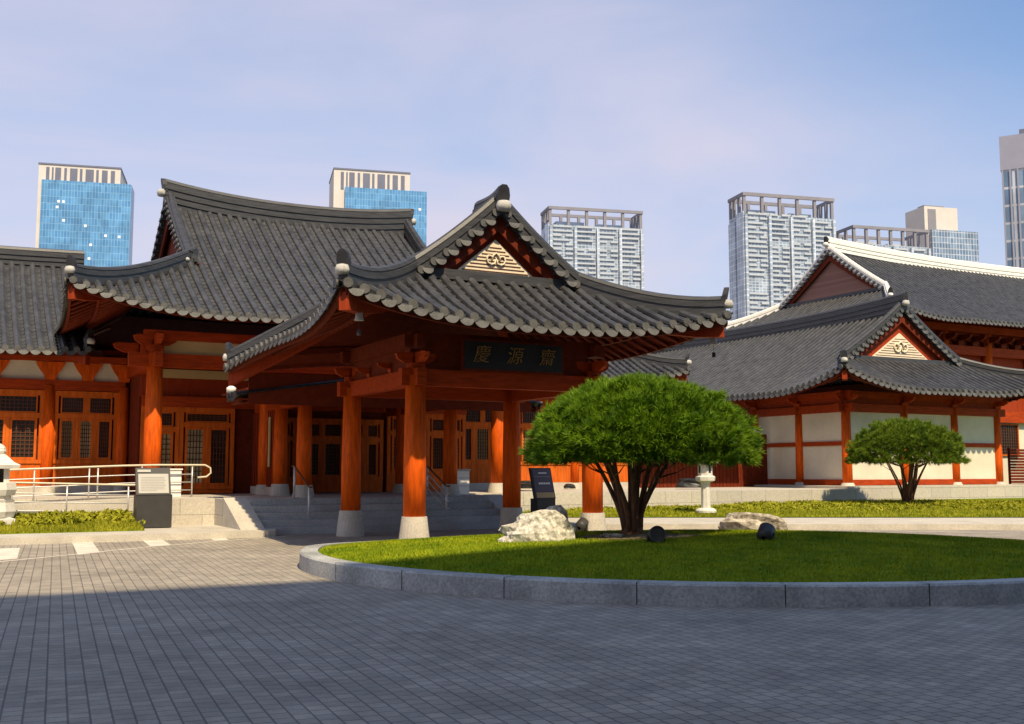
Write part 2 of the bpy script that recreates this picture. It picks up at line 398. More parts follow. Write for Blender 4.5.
            if motif and s < 0:
                yp = yw + s*.06; hw = Ag*.50; zh = (rz - H(cut))*.52; z0 = H(cut) + .20
                pn = MB(); pn.T = T
                fr = [(-hw, yp, z0), (hw, yp, z0), (0, yp, z0 + zh)]; pn.add(fr + [(x, yp - s*.09, z) for x, y, z in fr], [(0, 1, 2), (5, 4, 3), (0, 3, 4, 1), (1, 4, 5, 2), (2, 5, 3, 0)])
                pnl = pn.build('gable_panel', M['ivory'], root_o)
                st = MB(); st.T = T
                for i in range(8):
                    zz = z0 + zh*(.09 + .095*i); x = hw*(1 - (zz - z0)/zh) - .10
                    if x > .08: st.box(-x, x, min(yp, yp + s*.012), max(yp, yp + s*.012), zz, zz + .022)
                st.build('groove_lines', M['lattice'], pnl)
                mo = MB(); mo.T = T; zc = z0 + zh*.42; k = hw*.17
                mo.tube([(k*x, yp + s*.035, zc + k*z) for x, z in ((-.55, .25), (-.75, .55), (-1.15, .55), (-1.35, .1), (-1.15, -.4), (-.7, -.6), (-.2, -.45), (0, .2), (.2, -.45), (.7, -.6), (1.15, -.4), (1.35, .1), (1.15, .55), (.75, .55), (.55, .25))], k*.13, 6)
                mo.tube([(k*x, yp + s*.035, zc + k*z) for x, z in ((-.6, -.05), (-.45, .6), (0, .95), (.45, .6), (.6, -.05))], k*.13, 6)
                mo.build('scroll_motif', M['ivory'], pnl, True)
            bs = MB(); bs.T = T
            bs.sweep([(-Ag - .1, yw + s*.12, H(cut) + .05), (Ag + .1, yw + s*.12, H(cut) + .05)], .26, -.05, .17)
            bs.build('gable_sill', M['ridge'], root_o)
    tiles.build('roof_tiles', M['tile'], root_o)
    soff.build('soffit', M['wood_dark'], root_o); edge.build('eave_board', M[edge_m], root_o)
    return H

def column(root_o, a, b, z0, z1, r=.225, base=.55, sq=False, m=None):
    c = MB(); c.lathe([(r*1.02, z0 + base), (r*1.03, z0 + base + (z1-z0)*.3), (r*.90, z1)], (a, b, 0), 24)
    o = c.build('column', m or M['wood'], root_o, False)
    for p in o.data.polygons: p.use_smooth = len(p.vertices) == 4
    if base > .02:
        s = MB(); s.lathe([(r*1.46, z0), (r*1.40, z0 + base*.25), (r*1.16, z0 + base)], (a, b, 0), 24)
        s.build('stone_base', M['granite'], o)
    return o
def beam(root_o, p, q, z0, z1, w=.24, m=None, name='beam'):
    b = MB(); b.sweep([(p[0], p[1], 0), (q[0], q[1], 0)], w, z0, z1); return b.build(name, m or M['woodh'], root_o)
def bracket(root_o, a, b, z, n=(0, -1), s=1.0, m=None):
    """stepped and curved bracket arms over a column head"""
    mb = MB(); n = Vector((n[0], n[1], 0)); t = Vector((-n.y, n.x, 0)); c = Vector((a, b, z))
    mb.lathe([(.20*s, 0), (.30*s, .14*s), (.30*s, .24*s)], (a, b, z), 4, sq=True)
    for dv, ln in ((t, .62), (-t, .62), (n, .85), (-n, .5)):
        pr = [(.1, .24), (ln*.6, .24), (ln*.92, .36), (ln, .50), (ln*.86, .54), (.1, .54)]
        side = Vector((-dv.y, dv.x, 0))*.07*s
        fr = [c + dv*x*s + Vector((0, 0, y*s)) + side for x, y in pr]; bk = [p - side*2 for p in fr]; k = len(pr)
        mb.add(fr + bk, [list(range(k))[::-1], list(range(k, 2*k))] + [(i, (i+1) % k, k + (i+1) % k, k + i) for i in range(k)])
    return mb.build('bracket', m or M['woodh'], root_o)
def wall_T(a, b, face='front'):
    return Matrix.Translation((a, b, 0)) @ (Matrix.Identity(4) if face == 'front' else Matrix.Rotation(R(-90), 4, 'Z'))
def window(root_o, T, x0, x1, z0, z1, nx, nz_, pane='pane', fw=.07, y=0, name='window'):
    f = MB(); f.T = T
    f.box(x0, x0 + fw, y - .05, y + .05, z0, z1); f.box(x1 - fw, x1, y - .05, y + .05, z0, z1)
    f.box(x0 + fw, x1 - fw, y - .048, y + .05, z0, z0 + fw); f.box(x0 + fw, x1 - fw, y - .048, y + .05, z1 - fw, z1)
    o = f.build(name, M['door'], root_o)
    l = MB(); l.T = T; X0, X1, Z0, Z1 = x0 + fw, x1 - fw, z0 + fw, z1 - fw
    for i in range(1, nx): x = X0 + (X1-X0)*i/nx; l.box(x - .012, x + .012, y - .014, y + .02, Z0, Z1)
    for i in range(1, nz_): z = Z0 + (Z1-Z0)*i/nz_; l.box(X0, X1, y - .010, y + .018, z - .012, z + .012)
    l.build('lattice', M['lattice'], o)
    p = MB(); p.T = T; p.box(X0, X1, y + .022, y + .03, Z0, Z1); p.build('pane', M[pane], o)
    return o
def window_bay(root_o, T, x0, x1, z0, z1, panes, trans=2, sill=.75, tr_h=.5):
    """timber bay: sill panel, a row of casements, a transom with lattice lights"""
    w = MB(); w.T = T; zs = z0 + sill; zt = z1 - tr_h - .32; pw = .12
    w.box(x0, x1, -.04, .06, z0, zs - .12); w.box(x0, x1, -.08, .08, zs - .12, zs)
    w.box(x0, x1, -.07, .07, zt, zt + .16); w.box(x0, x1, -.07, .07, z1 - .16, z1)
    w.box(x0, x0 + pw, -.06, .06, zs, zt); w.box(x1 - pw, x1, -.06, .06, zs, zt)
    w.box(x0, x0 + pw, -.06, .06, zt + .16, z1 - .16); w.box(x1 - pw, x1, -.06, .06, zt + .16, z1 - .16)
    n = len(panes); W = (x1 - x0 - 2*pw)/n
    for i in range(1, n): x = x0 + pw + W*i; w.box(x - .05, x + .05, -.055, .055, zs, zt)
    for i in range(1, trans): x = x0 + pw + (x1-x0-2*pw)*i/trans; w.box(x - .06, x + .06, -.055, .055, zt + .16, z1 - .16)
    for i in range(n*2): x = x0 + (x1-x0)*(i + .5)/(n*2); w.box(x - .02, x + .02, -.05, -.04, z0, zs - .12)
    w.build('wall_frame', M['door'], root_o)
    for i, p in enumerate(panes):
        window(root_o, T, x0 + pw + W*i + .055, x0 + pw + W*(i+1) - .055, zs + .003, zt - .003, 5, 9, p)
    for i in range(trans):
        W2 = (x1-x0-2*pw)/trans; window(root_o, T, x0 + pw + W2*i + .065, x0 + pw + W2*(i+1) - .065, zt + .163, z1 - .163, 9, 4, 'pane', .04, name='transom')

def brick_mat():
    m = bpy.data.materials.new('gable_brick'); m.use_nodes = True; n, l = m.node_tree.nodes, m.node_tree.links
    b = n['Principled BSDF']; b.inputs['Roughness'].default_value = .9
    t = n.new('ShaderNodeTexCoord'); p = n.new('ShaderNodeMapping'); p.inputs['Rotation'].default_value = (R(90), 0, R(90)); p.inputs['Scale'].default_value = (1, 1, 1)
    k = n.new('ShaderNodeTexBrick'); k.inputs['Scale'].default_value = 3.2; k.inputs['Color1'].default_value = (.31, .16, .115, 1); k.inputs['Color2'].default_value = (.23, .105, .08, 1)
    k.inputs['Mortar'].default_value = (.16, .12, .11, 1); k.inputs['Mortar Size'].default_value = .02
    l.new(t.outputs['Object'], p.inputs[0]); l.new(p.outputs[0], k.inputs[0]); l.new(k.outputs[0], b.inputs['Base Color']); return m
M['brick'] = brick_mat()

# ------------------------------------------------------------------ ground
def paver_mat():
    m = bpy.data.materials.new('block_paving'); m.use_nodes = True; n, l = m.node_tree.nodes, m.node_tree.links
    b = n['Principled BSDF']; b.inputs['Roughness'].default_value = .8; b.inputs['Specular IOR Level'].default_value = .25
    t = n.new('ShaderNodeTexCoord'); p = n.new('ShaderNodeMapping'); p.inputs['Rotation'].default_value = (0, 0, R(-112.8))
    k = n.new('ShaderNodeTexBrick'); k.offset = .5; k.inputs['Scale'].default_value = 1.0
    k.inputs['Brick Width'].default_value = .15; k.inputs['Row Height'].default_value = .135; k.inputs['Mortar Size'].default_value = .0085; k.inputs['Mortar Smooth'].default_value = .5
    k.inputs['Color1'].default_value = (.385, .335, .268, 1); k.inputs['Color2'].default_value = (.300, .268, .224, 1); k.inputs['Mortar'].default_value = (.16, .145, .125, 1); k.inputs['Bias'].default_value = 0
    z = n.new('ShaderNodeTexNoise'); z.inputs['Scale'].default_value = .55; z.inputs['Detail'].default_value = 7; z.inputs['Roughness'].default_value = .65
    r = n.new('ShaderNodeMapRange'); r.inputs['From Min'].default_value = .3; r.inputs['From Max'].default_value = .7; r.inputs['To Min'].default_value = .74; r.inputs['To Max'].default_value = 1.16
    z2 = n.new('ShaderNodeTexNoise'); z2.inputs['Scale'].default_value = 60; z2.inputs['Detail'].default_value = 3
    r2 = n.new('ShaderNodeMapRange'); r2.inputs['From Min'].default_value = .3; r2.inputs['From Max'].default_value = .7; r2.inputs['To Min'].default_value = .88; r2.inputs['To Max'].default_value = 1.12
    mu = n.new('ShaderNodeMath'); mu.operation = 'MULTIPLY'; sc = n.new('ShaderNodeVectorMath'); sc.operation = 'SCALE'
    bp = n.new('ShaderNodeBump'); bp.inputs['Strength'].default_value = .55; bp.inputs['Distance'].default_value = .012; bp.invert = True
    l.new(t.outputs['Object'], p.inputs[0]); l.new(p.outputs[0], k.inputs[0]); l.new(t.outputs['Object'], z.inputs[0]); l.new(t.outputs['Object'], z2.inputs[0])
    l.new(z.outputs[0], r.inputs[0]); l.new(z2.outputs[0], r2.inputs[0]); l.new(r.outputs[0], mu.inputs[0]); l.new(r2.outputs[0], mu.inputs[1])
    z3 = n.new('ShaderNodeTexNoise'); z3.inputs['Scale'].default_value = 2.6; z3.inputs['Detail'].default_value = 5; z3.inputs['Roughness'].default_value = .7
    r3 = n.new('ShaderNodeMapRange'); r3.inputs['From Min'].default_value = .35; r3.inputs['From Max'].default_value = .62; r3.inputs['To Min'].default_value = .80; r3.inputs['To Max'].default_value = 1.06
    m3 = n.new('ShaderNodeMath'); m3.operation = 'MULTIPLY'; l.new(t.outputs['Object'], z3.inputs[0]); l.new(z3.outputs[0], r3.inputs[0]); l.new(mu.outputs[0], m3.inputs[0]); l.new(r3.outputs[0], m3.inputs[1])
    l.new(k.outputs[0], sc.inputs[0]); l.new(m3.outputs[0], sc.inputs['Scale']); l.new(sc.outputs[0], b.inputs['Base Color'])
    l.new(k.outputs['Fac'], bp.inputs['Height']); l.new(bp.outputs[0], b.inputs['Normal']); return m
M['paver'] = paver_mat()
g = MB(); g.add([(-900, -120, 0), (900, -120, 0), (900, 1500, 0), (-900, 1500, 0)], [(0, 1, 2, 3)])
tag(g.build('ground', M['paver']), 'grey block paving of the forecourt', None, None, 'structure')

# sidewalks
sw = MB(); sw.prism([(-40, 4.4), (-2.15, 4.4), (-1.7, 4.55), (-1.55, 4.9), (-1.55, 5.3), (-1.8, 8.6), (-40, 8.6)], -.05, .15)
tag(grid_place(sw.build('sidewalk', M['granite'])), 'pale granite sidewalk left of the steps', None, None, 'structure')
sw = MB(); sw.prism([(1.1, 29.3), (75, 29.3), (75, 33.3), (.2, 33.3)], -.05, .15)
tag(sw.build('sidewalk', M['granite']), 'pale granite sidewalk in front of the right lawn', None, None, 'structure')
def mark(poly, z, label):
    k = MB(); k.add([(p.x, p.y, z) for p in poly], [list(range(len(poly)))]); tag(k.build('road_marking', M['mark']), label, None, None, 'structure')
for quad in (((-8, 549), (20, 548), (17, 559), (-14, 561)), ((72, 543), (92, 541.5), (100, 552.5), (78, 555)), ((140, 538.5), (158, 537.5), (171, 545), (150, 546.5)), ((205, 535.3), (218, 534.8), (229, 540), (214, 541))):
    mark([on(x, y) for x, y in quad][::-1], .004, 'cream painted bar beside the left sidewalk')
def line(pts, w, label):
    k = MB(); ps = [on(x, y) for x, y in pts]; v = []; f = []
    for i, p in enumerate(ps):
        t = (ps[min(i+1, len(ps)-1)] - ps[max(i-1, 0)]).normalized(); q_ = Vector((-t.y, t.x, 0))*w/2
        v += [(p + q_)[:2] + (.005,), (p - q_)[:2] + (.005,)]
    for i in range(len(ps)-1): f.append((2*i, 2*i+1, 2*i+3, 2*i+2))
    k.add(v, f); tag(k.build('road_marking', M['mark']), label, None, None, 'structure')
line([(-10, 563), (60, 556), (150, 547), (230, 540.5), (285, 536.5)], .10, 'thin cream line beside the left sidewalk')
line([(858, 530.6), (940, 532.2), (1040, 533.6), (1150, 535)], .09, 'thin cream line behind the lawn island')
line([(945, 529.6), (1040, 531.3), (1150, 532.5)], .09, 'short thin cream line near the right sidewalk')

# lawn island: kerb ring and mounded lawn
IC = Vector((3.55, 19.35)); IRX, IRF, IRB = 7.2, 6.5, 2.75
def isl(t, off=0):
    s = math.sin(t); return (IC.x + (IRX - off)*math.cos(t), IC.y + ((IRF if s < 0 else IRB) - off)*s)
NK = 160
kb = MB(); v = []; f = []
for i in range(NK):
    t = 2*math.pi*i/NK
    for off, z in ((0, -.02), (0, .235), (.025, .26), (.30, .26), (.30, .10)): v.append((*isl(t, off), z))
for i in range(NK):
    j = (i+1) % NK
    for k in range(4): f.append((i*5+k, j*5+k, j*5+k+1, i*5+k+1))
kb.add(v, f)
def kerb_mat():
    m = mat('kerb_granite', (.34, .345, .33), .7, .35, 1.2, bump=.3, bscale=40, fine=.22); n, l = m.node_tree.nodes, m.node_tree.links
    return m
tag(kb.build('kerb', kerb_mat()), 'grey granite kerb ring round the lawn island', None, None, 'structure')
jb = MB()
for i in range(26):
    t = 2*math.pi*(i + .3)/26; p = Vector((*isl(t, -.002), 0)); q_ = Vector((*isl(t, .31), 0)); d = (q_ - p).normalized(); w = Vector((-d.y, d.x, 0))*.006
    jb.add([p - w + Vector((0, 0, .0)), p + w, p + w + Vector((0, 0, .262)), p - w + Vector((0, 0, .262)), q_ - w + Vector((0, 0, .262)), q_ + w + Vector((0, 0, .262))], [(0, 1, 2, 3), (3, 2, 5, 4)])
tag(jb.build('kerb_joints', M['black']), 'dark joints between the kerb stones', None, None, 'structure')
def mound(x, y):
    dx = (x - IC.x)/(IRX - .3); dy = y - IC.y; r_ = math.hypot(dx, dy/((IRF if dy < 0 else IRB) - .3))
    return .235 + .27*max(0, 1 - r_**2.0) * (.55 + .45*min(1, max(0, (dy + IRF)/(IRF))))
lm = MB(); v = [(IC.x, IC.y, mound(IC.x, IC.y))]; f = []; NR = 24
for k in range(1, NR+1):
    for i in range(NK):
        x, y = isl(2*math.pi*i/NK); fr = k/NR*.999; x = IC.x + (x - IC.x)*(1 - .3/abs(IRX))*fr; y = IC.y + (y - IC.y)*(1 - .3/(IRF if y < IC.y else IRB))*fr
        v.append((x, y, mound(x, y)))
for i in range(NK): f.append((0, 1 + i, 1 + (i+1) % NK))
for k in range(NR-1):
    for i in range(NK): a = 1 + k*NK; f.append((a+i, a+NK+i, a+NK+(i+1) % NK, a+(i+1) % NK))
lm.add(v, f); tag(lm.build('lawn', M['soil'], None, True), 'mounded lawn of the round island', None, None, 'structure')
def blades(name, xy, z, h, w, m, lean=.5):
    n = len(xy); ang = rng.uniform(0, 2*np.pi, n); hh = h*rng.uniform(.55, 1.25, n)
    ld = rng.uniform(0, 2*np.pi, n); lr = lean*hh*rng.uniform(.2, 1, n)
    b = np.stack([xy[:, 0], xy[:, 1], z], 1); sx = np.stack([np.cos(ang)*w/2, np.sin(ang)*w/2, np.zeros(n)], 1)
    tip = b + np.stack([np.cos(ld)*lr, np.sin(ld)*lr, hh], 1)
    return raw_mesh(name, np.stack([b - sx, b + sx, tip], 1).reshape(-1, 3), 3, m)
n = 150000
t = rng.uniform(0, 2*np.pi, n); rr = np.sqrt(rng.uniform(0, 1, n))
x = IC.x + np.cos(t)*rr*(IRX - .34); y = IC.y + np.sin(t)*rr*np.where(np.sin(t) < 0, IRF - .34, IRB - .34)
keep = np.hypot((x - 2.1)/1.0, (y - 18.55)/.55) > 1.0
x, y = x[keep], y[keep]
z = np.array([mound(a, b) for a, b in zip(x, y)]) - .005
tag(blades('lawn_grass', np.stack([x, y], 1), z, .040, .014, M['grass'], .9), 'short mown grass of the round island', 'grass', None, 'stuff')

# right lawn
def zr(x, y): return .17 + .20*min(1, max(0, (y - 33.3)/8))
rl = MB(); v = []; f = []
for i in range(13):
    for j in range(2): v.append(((.2, 75)[j] if i else (.2, 75)[j], 33.3 + i*2.2, zr(0, 33.3 + i*2.2)))
for i in range(12): f.append((2*i, 2*i+1, 2*i+3, 2*i+2))
rl.add(v, f); tag(rl.build('lawn', M['soil']), 'strip of lawn in front of the right-hand terrace', None, None, 'structure')
n = 70000; x = rng.uniform(.4, 26, n); y = 33.35 + rng.uniform(0, 1, n)**1.2*11
tag(blades('lawn_grass', np.stack([x, y], 1), np.array([zr(0, b) for b in y]) - .005, .075, .026, M['cover'], .8), 'yellowish grass strip beyond the right sidewalk', 'grass', None, 'stuff')
def clumps(pts, n_each, r, h, m, name, label):
    P = []; 
    for (cx, cy, cz) in pts:
        k = n_each; a = rng.uniform(0, 2*np.pi, k); q_ = np.sqrt(rng.uniform(0, 1, k))*r*rng.uniform(.6, 1.3)
        hh = h*(1 - (q_/r/1.4)**2)*rng.uniform(.5, 1.1, k); hh = np.maximum(hh, .03)
        c = np.stack([cx + np.cos(a)*q_, cy + np.sin(a)*q_, cz + hh], 1)
        for s in range(1):
            d = rng.normal(size=(k, 3)); d /= np.linalg.norm(d, axis=1)[:, None]; e = rng.normal(size=(k, 3)); e = np.cross(d, e); e /= np.linalg.norm(e, axis=1)[:, None]
            L_ = rng.uniform(.05, .10, k)[:, None]
            P.append(np.stack([c - d*L_, c + e*L_*.35, c + d*L_, c - e*L_*.35], 1).reshape(-1, 3))
    return tag(raw_mesh(name, np.concatenate(P), 4, m), label, 'ground cover', None, 'stuff')
clumps([(x_, y_, zr(0, y_)) for x_, y_ in zip(rng.uniform(1.5, 26, 300), 36.5 + rng.uniform(0, 1, 300)*5.5)], 40, .42, .075, M['cover'], 'ground_cover', 'low yellow green ground cover along the right-hand terrace')

# left planting bed (slopes up towards the ramp)
def zl(b): return .155 + .33*min(1, max(0, (b - 5.9)/2.5))
pb = MB(); pb.add([(-30, 5.9, .155), (-4.5, 5.9, .155), (-4.5, 8.4, .485), (-30, 8.4, .485), (-30, 5.9, .1), (-4.5, 5.9, .1), (-4.5, 8.4, .1), (-30, 8.4, .1)], [(0, 1, 2, 3), (4, 5, 1, 0), (5, 6, 2, 1)])
tag(grid_place(pb.build('planting_bed', M['soil'])), 'sloping planting bed beside the ramp', None, None, 'structure')
n = 30000; a_ = rng.uniform(-13, -4.5, n); b_ = rng.uniform(5.92, 8.4, n)
o = blades('lawn_grass', np.stack([a_, b_], 1), np.array([zl(b) for b in b_]) - .004, .08, .025, M['cover'], .8); tag(grid_place(o), 'grass of the bed beside the left lantern', 'grass', None, 'stuff')
o = clumps([(x_, y_, zl(y_)) for x_, y_ in zip(rng.uniform(-11, -4.7, 90), rng.uniform(6.7, 8.3, 90))], 55, .38, .11, M['cover'], 'ground_cover', 'leafy green ground cover along the ramp wall'); grid_place(o)

# ------------------------------------------------------------------ terraces, steps, ramp
FZ = .85
tr = MB()
tr.box(-2.4, 5.7, 7.0, 26, 0, FZ); tr.box(-3.9, -2.404, 7.9, 26, 0, FZ - .003); tr.box(-20, -3.904, 10.05, 26, 0, FZ - .002); tr.box(5.704, 23.3, 10.2, 26, 0, FZ - .001)
def ashlar_mat():
    m = bpy.data.materials.new('ashlar_granite'); m.use_nodes = True; n, l = m.node_tree.nodes, m.node_tree.links
    b = n['Principled BSDF']; b.inputs['Roughness'].default_value = .8
    t = n.new('ShaderNodeTexCoord'); sx = n.new('ShaderNodeSeparateXYZ'); ad = n.new('ShaderNodeMath'); cm = n.new('ShaderNodeCombineXYZ')
    k = n.new('ShaderNodeTexBrick'); k.inputs['Scale'].default_value = 1; k.inputs['Brick Width'].default_value = 1.15; k.inputs['Row Height'].default_value = .43; k.inputs['Mortar Size'].default_value = .008
    k.inputs['Color1'].default_value = (.52, .47, .39, 1); k.inputs['Color2'].default_value = (.44, .40, .34, 1); k.inputs['Mortar'].default_value = (.22, .2, .17, 1)
    z = n.new('ShaderNodeTexNoise'); z.inputs['Scale'].default_value = 18; z.inputs['Detail'].default_value = 5
    r = n.new('ShaderNodeMapRange'); r.inputs['From Min'].default_value = .3; r.inputs['From Max'].default_value = .7; r.inputs['To Min'].default_value = .85; r.inputs['To Max'].default_value = 1.12
    sc = n.new('ShaderNodeVectorMath'); sc.operation = 'SCALE'
    l.new(t.outputs['Object'], sx.inputs[0]); l.new(sx.outputs[0], ad.inputs[0]); l.new(sx.outputs[1], ad.inputs[1]); l.new(ad.outputs[0], cm.inputs[0]); l.new(sx.outputs[2], cm.inputs[1])
    l.new(cm.outputs[0], k.inputs[0]); l.new(t.outputs['Object'], z.inputs[0]); l.new(z.outputs[0], r.inputs[0]); l.new(k.outputs[0], sc.inputs[0]); l.new(r.outputs[0], sc.inputs['Scale']); l.new(sc.outputs[0], b.inputs['Base Color']); return m
M['ashlar'] = ashlar_mat()
tag(grid_place(tr.build('stone_terrace', M['ashlar'])), 'long pale granite terrace carrying the red timber halls', 'terrace')
st = grid_root('stone_steps', 1.65, 5.2, 'wide grey stone steps rising under the entrance pavilion', 'steps')
for i in range(5):
    s = MB(); s.box(-1.8, 5.1, 5.2 + .36*i, 7.0 - .002 if i else 7.0 - .002, FZ/5*i + .001, FZ/5*(i+1) - .001*(i == 4)); s.build('step', M['granite_d'], st)
for a0, a1 in ((-2.4, -1.802), (5.102, 5.7)):
    s = MB(); fr = [(a0, 5.0, 0), (a0, 5.0, .12), (a0, 6.98, FZ + .04), (a0, 6.98, 0)]; bk = [(a1, y, z) for x, y, z in fr]
    s.add(fr + bk, [(0, 1, 2, 3), (7, 6, 5, 4), (0, 4, 5, 1), (1, 5, 6, 2), (2, 6, 7, 3)]); s.build('cheek_wall', M['granite'], st)
rm = grid_root('stone_ramp', -8, 8.5, 'pale stone wheelchair ramp climbing along the left hall', 'ramp')
def slab(prof, b0, b1, name):
    s = MB(); fr = [(x, b0, z) for x, z in prof]; bk = [(x, b1, z) for x, z in prof]; k = len(prof)
    s.add(fr + bk, [list(range(k)), list(range(k, 2*k))[::-1]] + [(i, k + i, k + (i+1) % k, (i+1) % k) for i in range(k)]); return s.build(name, M['granite'], rm)
slab([(-20, 0), (-4.3, 0), (-4.3, .30), (-12, .52), (-20, .52)], 8.5, 9.2, 'lower_run')
slab([(-20, 0), (-3.91, 0), (-3.91, FZ - .01), (-12, .52), (-20, .52)], 9.21, 10.04, 'upper_run')
def railing(b, a0, a1, zf, label, step=1.9, loop=False, top='steel'):
    r_ = grid_root('ramp_railing', (a0 + a1)/2, b, label, 'railing')
    n = round((a1 - a0)/step)
    for i in range(n+1):
        a = a0 + (a1-a0)*i/n
        for da in ((0, .22) if i % 2 == 0 and i < n else (0,)):
            p = MB(); p.tube([(a + da, b, zf(a + da)), (a + da, b, zf(a + da) + .86)], .021, 8); p.build('post', M['steel'], r_, True)
    for k, h in enumerate((.20, .42, .64, .90)):
        p = MB(); pts = [(a0 + (a1-a0)*i/12, b, zf(a0 + (a1-a0)*i/12) + h) for i in range(13)]
        if k == 3 and loop:
            e = pts[-1]; pts += [(e[0] + .35, b, e[2]), (e[0] + .50, b, e[2] - .08), (e[0] + .52, b, e[2] - .22), (e[0] + .40, b, e[2] - .33), (e[0] + .15, b, e[2] - .35)]
        p.tube(pts, .026 if k == 3 else .015, 8); p.build('handrail' if k == 3 else 'rail', M[top if k == 3 else 'steel'], r_, True)
znear = lambda a: .30 + .22*min(1, max(0, (-4.3 - a)/7.7))
zramp = lambda a: .52 + (FZ - .53)*min(1, max(0, (a + 12)/8.1))
railing(8.60, -13.5, -4.5, znear, 'nearer steel ramp railing with yellowed handrail along the lower ramp run', 1.5, True, 'brass')
railing(9.92, -13.5, -2.6, zramp, 'farther steel ramp railing with curled end by the hall', 1.36, True, 'brass')

# ------------------------------------------------------------------ entrance pavilion
W_, D_ = 4.457, 3.99
pv = grid_root('entrance_pavilion', W_/2, D_/2, 'open red timber entrance pavilion with curved tiled hip and gable roof', 'pavilion')
for a in (0, W_):
    for b in (0, D_): column(pv, a, b, 0, 3.62, .235, .62)
for b in (0, D_):
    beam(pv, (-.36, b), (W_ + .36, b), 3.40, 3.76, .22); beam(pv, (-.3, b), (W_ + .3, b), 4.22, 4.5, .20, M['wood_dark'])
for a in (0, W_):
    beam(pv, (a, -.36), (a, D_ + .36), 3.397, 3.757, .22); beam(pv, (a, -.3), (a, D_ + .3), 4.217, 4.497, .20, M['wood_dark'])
for p, q_ in (((.2, 0), (W_ - .2, 0)), ((.2, D_), (W_ - .2, D_)), ((0, .2), (0, D_ - .2)), ((W_, .2), (W_, D_ - .2))):
    beam(pv, p, q_, 3.76, 4.22, .08, M['wood_dark'], 'frieze_board')
for a in (0, W_):
    for b in (0, D_): bracket(pv, a, b, 3.70, (0, -1 if b == 0 else 1), .75)
for a in (0, W_):
    for t_ in (.33, .67): bracket(pv, a, D_*t_, 3.76, (-1 if a == 0 else 1, 0), .45)
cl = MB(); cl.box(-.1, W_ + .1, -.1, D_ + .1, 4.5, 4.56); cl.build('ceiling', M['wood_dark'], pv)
for t_ in (.25, .5, .75): beam(pv, (W_*t_, .1), (W_*t_, D_ - .1), 4.3, 4.48, .14)
tiled_roof(pv, W_/2 - .20, D_/2 + .02, False, 4.62, 4.5, 1.95, 4.43, 7.40, .40, .66, 4.2, .35, .34, 2.4, .36, motif=True, Bk=-.24, Lk=-.25, back_gable=False, sag=.12, rafters=('end-', 'side-', 'side+'), raf_sp=.36)
nb = grid_root('name_board', W_/2, -.14, 'black name board with three gilt characters under the pavilion eave', 'sign')
s = MB(); s.box(1.02, 3.48, -.30, -.24, 3.80, 4.40); s.build('board', M['black'], nb)
s = MB(); s.box(.97, 3.53, -.29, -.22, 3.755, 3.797); s.box(.97, 3.53, -.29, -.22, 4.403, 4.445); s.box(.97, 1.017, -.29, -.22, 3.797, 4.403); s.box(3.483, 3.53, -.29, -.22, 3.797, 4.403); s.build('board_frame', M['wood_dark'], nb)
for ch, x_ in (('慶', 1.42), ('源', 2.24), ('齋', 3.06)):
    cu = bpy.data.curves.new('character', 'FONT'); cu.body = ch; cu.size = .41; cu.align_x = 'CENTER'; cu.align_y = 'CENTER'; cu.extrude = .012; cu.shear = .2; cu.offset = -.004
    ob = bpy.data.objects.new('letter', cu); COL.objects.link(ob); ob.parent = nb; ob.location = (x_ - W_/2, -.315 + .14, 4.10); ob.rotation_euler = (R(90), 0, 0)
    cu.materials.append(M['gold'])
    me_ = bpy.data.meshes.new_from_object(ob); me_.name = 'character'; o2 = bpy.data.objects.new('character', me_); COL.objects.link(o2); o2.parent = nb; o2.location = ob.location; o2.rotation_euler = ob.rotation_euler; bpy.data.objects.remove(ob)

# connecting entrance hall behind the steps
eh = grid_root('entrance_corridor', W_/2, 9, 'low red timber entrance corridor between pavilion and main hall', 'corridor')
for a in (0, W_):
    for b in (7.87, 10.2): column(eh, a, b, FZ, 3.62, .21, .34)
beam(eh, (-.2, 7.87), (W_ + .2, 7.87), 3.40, 3.72, .2); beam(eh, (0, 7.5), (0, 12.9), 3.397, 3.717, .2); beam(eh, (W_, 7.5), (W_, 12.9), 3.397, 3.717, .2)
tiled_roof(eh, W_/2, 6.85, False, 4.5, .55, .55, 3.52, 4.2, .15, 0, 2.2, .05, .34, 1.6, .2, rafters=('side-',), faces=('side-', 'side+'), ridges=False, raf_sp=.36)
s = MB(); s.box(-1.75, W_ + 1.75, 7.42, 10.35, 3.74, 3.80); s.box(-.1, W_ + .1, 10.352, 13.2, 3.74, 3.80); s.build('ceiling', M['wood_dark'], eh)  # ceiling widened past the columns to keep sun off them
s = MB(); s.box(-1.95, W_ + 1.95, 6.42, 6.48, 3.30, 4.12); s.build('shade_filler_board', M['wood_dark'], eh)  # added dark board filling the shaded gap under the pavilion eave
for xx in (-2.0, W_ + 2.0): s = MB(); s.lathe([(.03, -.08), (.12, -.07), (.13, .05), (.05, .10)], (xx*1.06 - .05, 7.38, 3.72), 9); s.build('plaster_end', M['plaster_white'], eh, True)
s = MB(); s.box(-.06, .06, 10.42, 13.2, FZ + .24, 3.39); s.build('board_wall', M['board'], eh)
s = MB()
for i in range(13): s.box(-.085, -.061, 10.5 + .21*i, 10.52 + .21*i, FZ + .25, 3.38)
s.build('wall_battens', M['wood_dark'], eh)
s = MB(); s.box(-.10, .10, 10.42, 13.2, FZ, FZ + .237); s.build('wall_plinth', M['granite'], eh)
s = MB(); s.box(-.12, -.087, 11.0, 11.16, 1.7, 3.2); s.box(-.12, -.087, 12.0, 12.05, 1.7, 3.2); s.build('white_strip', M['ochre'], eh)
Tb = wall_T(0, 13.2)
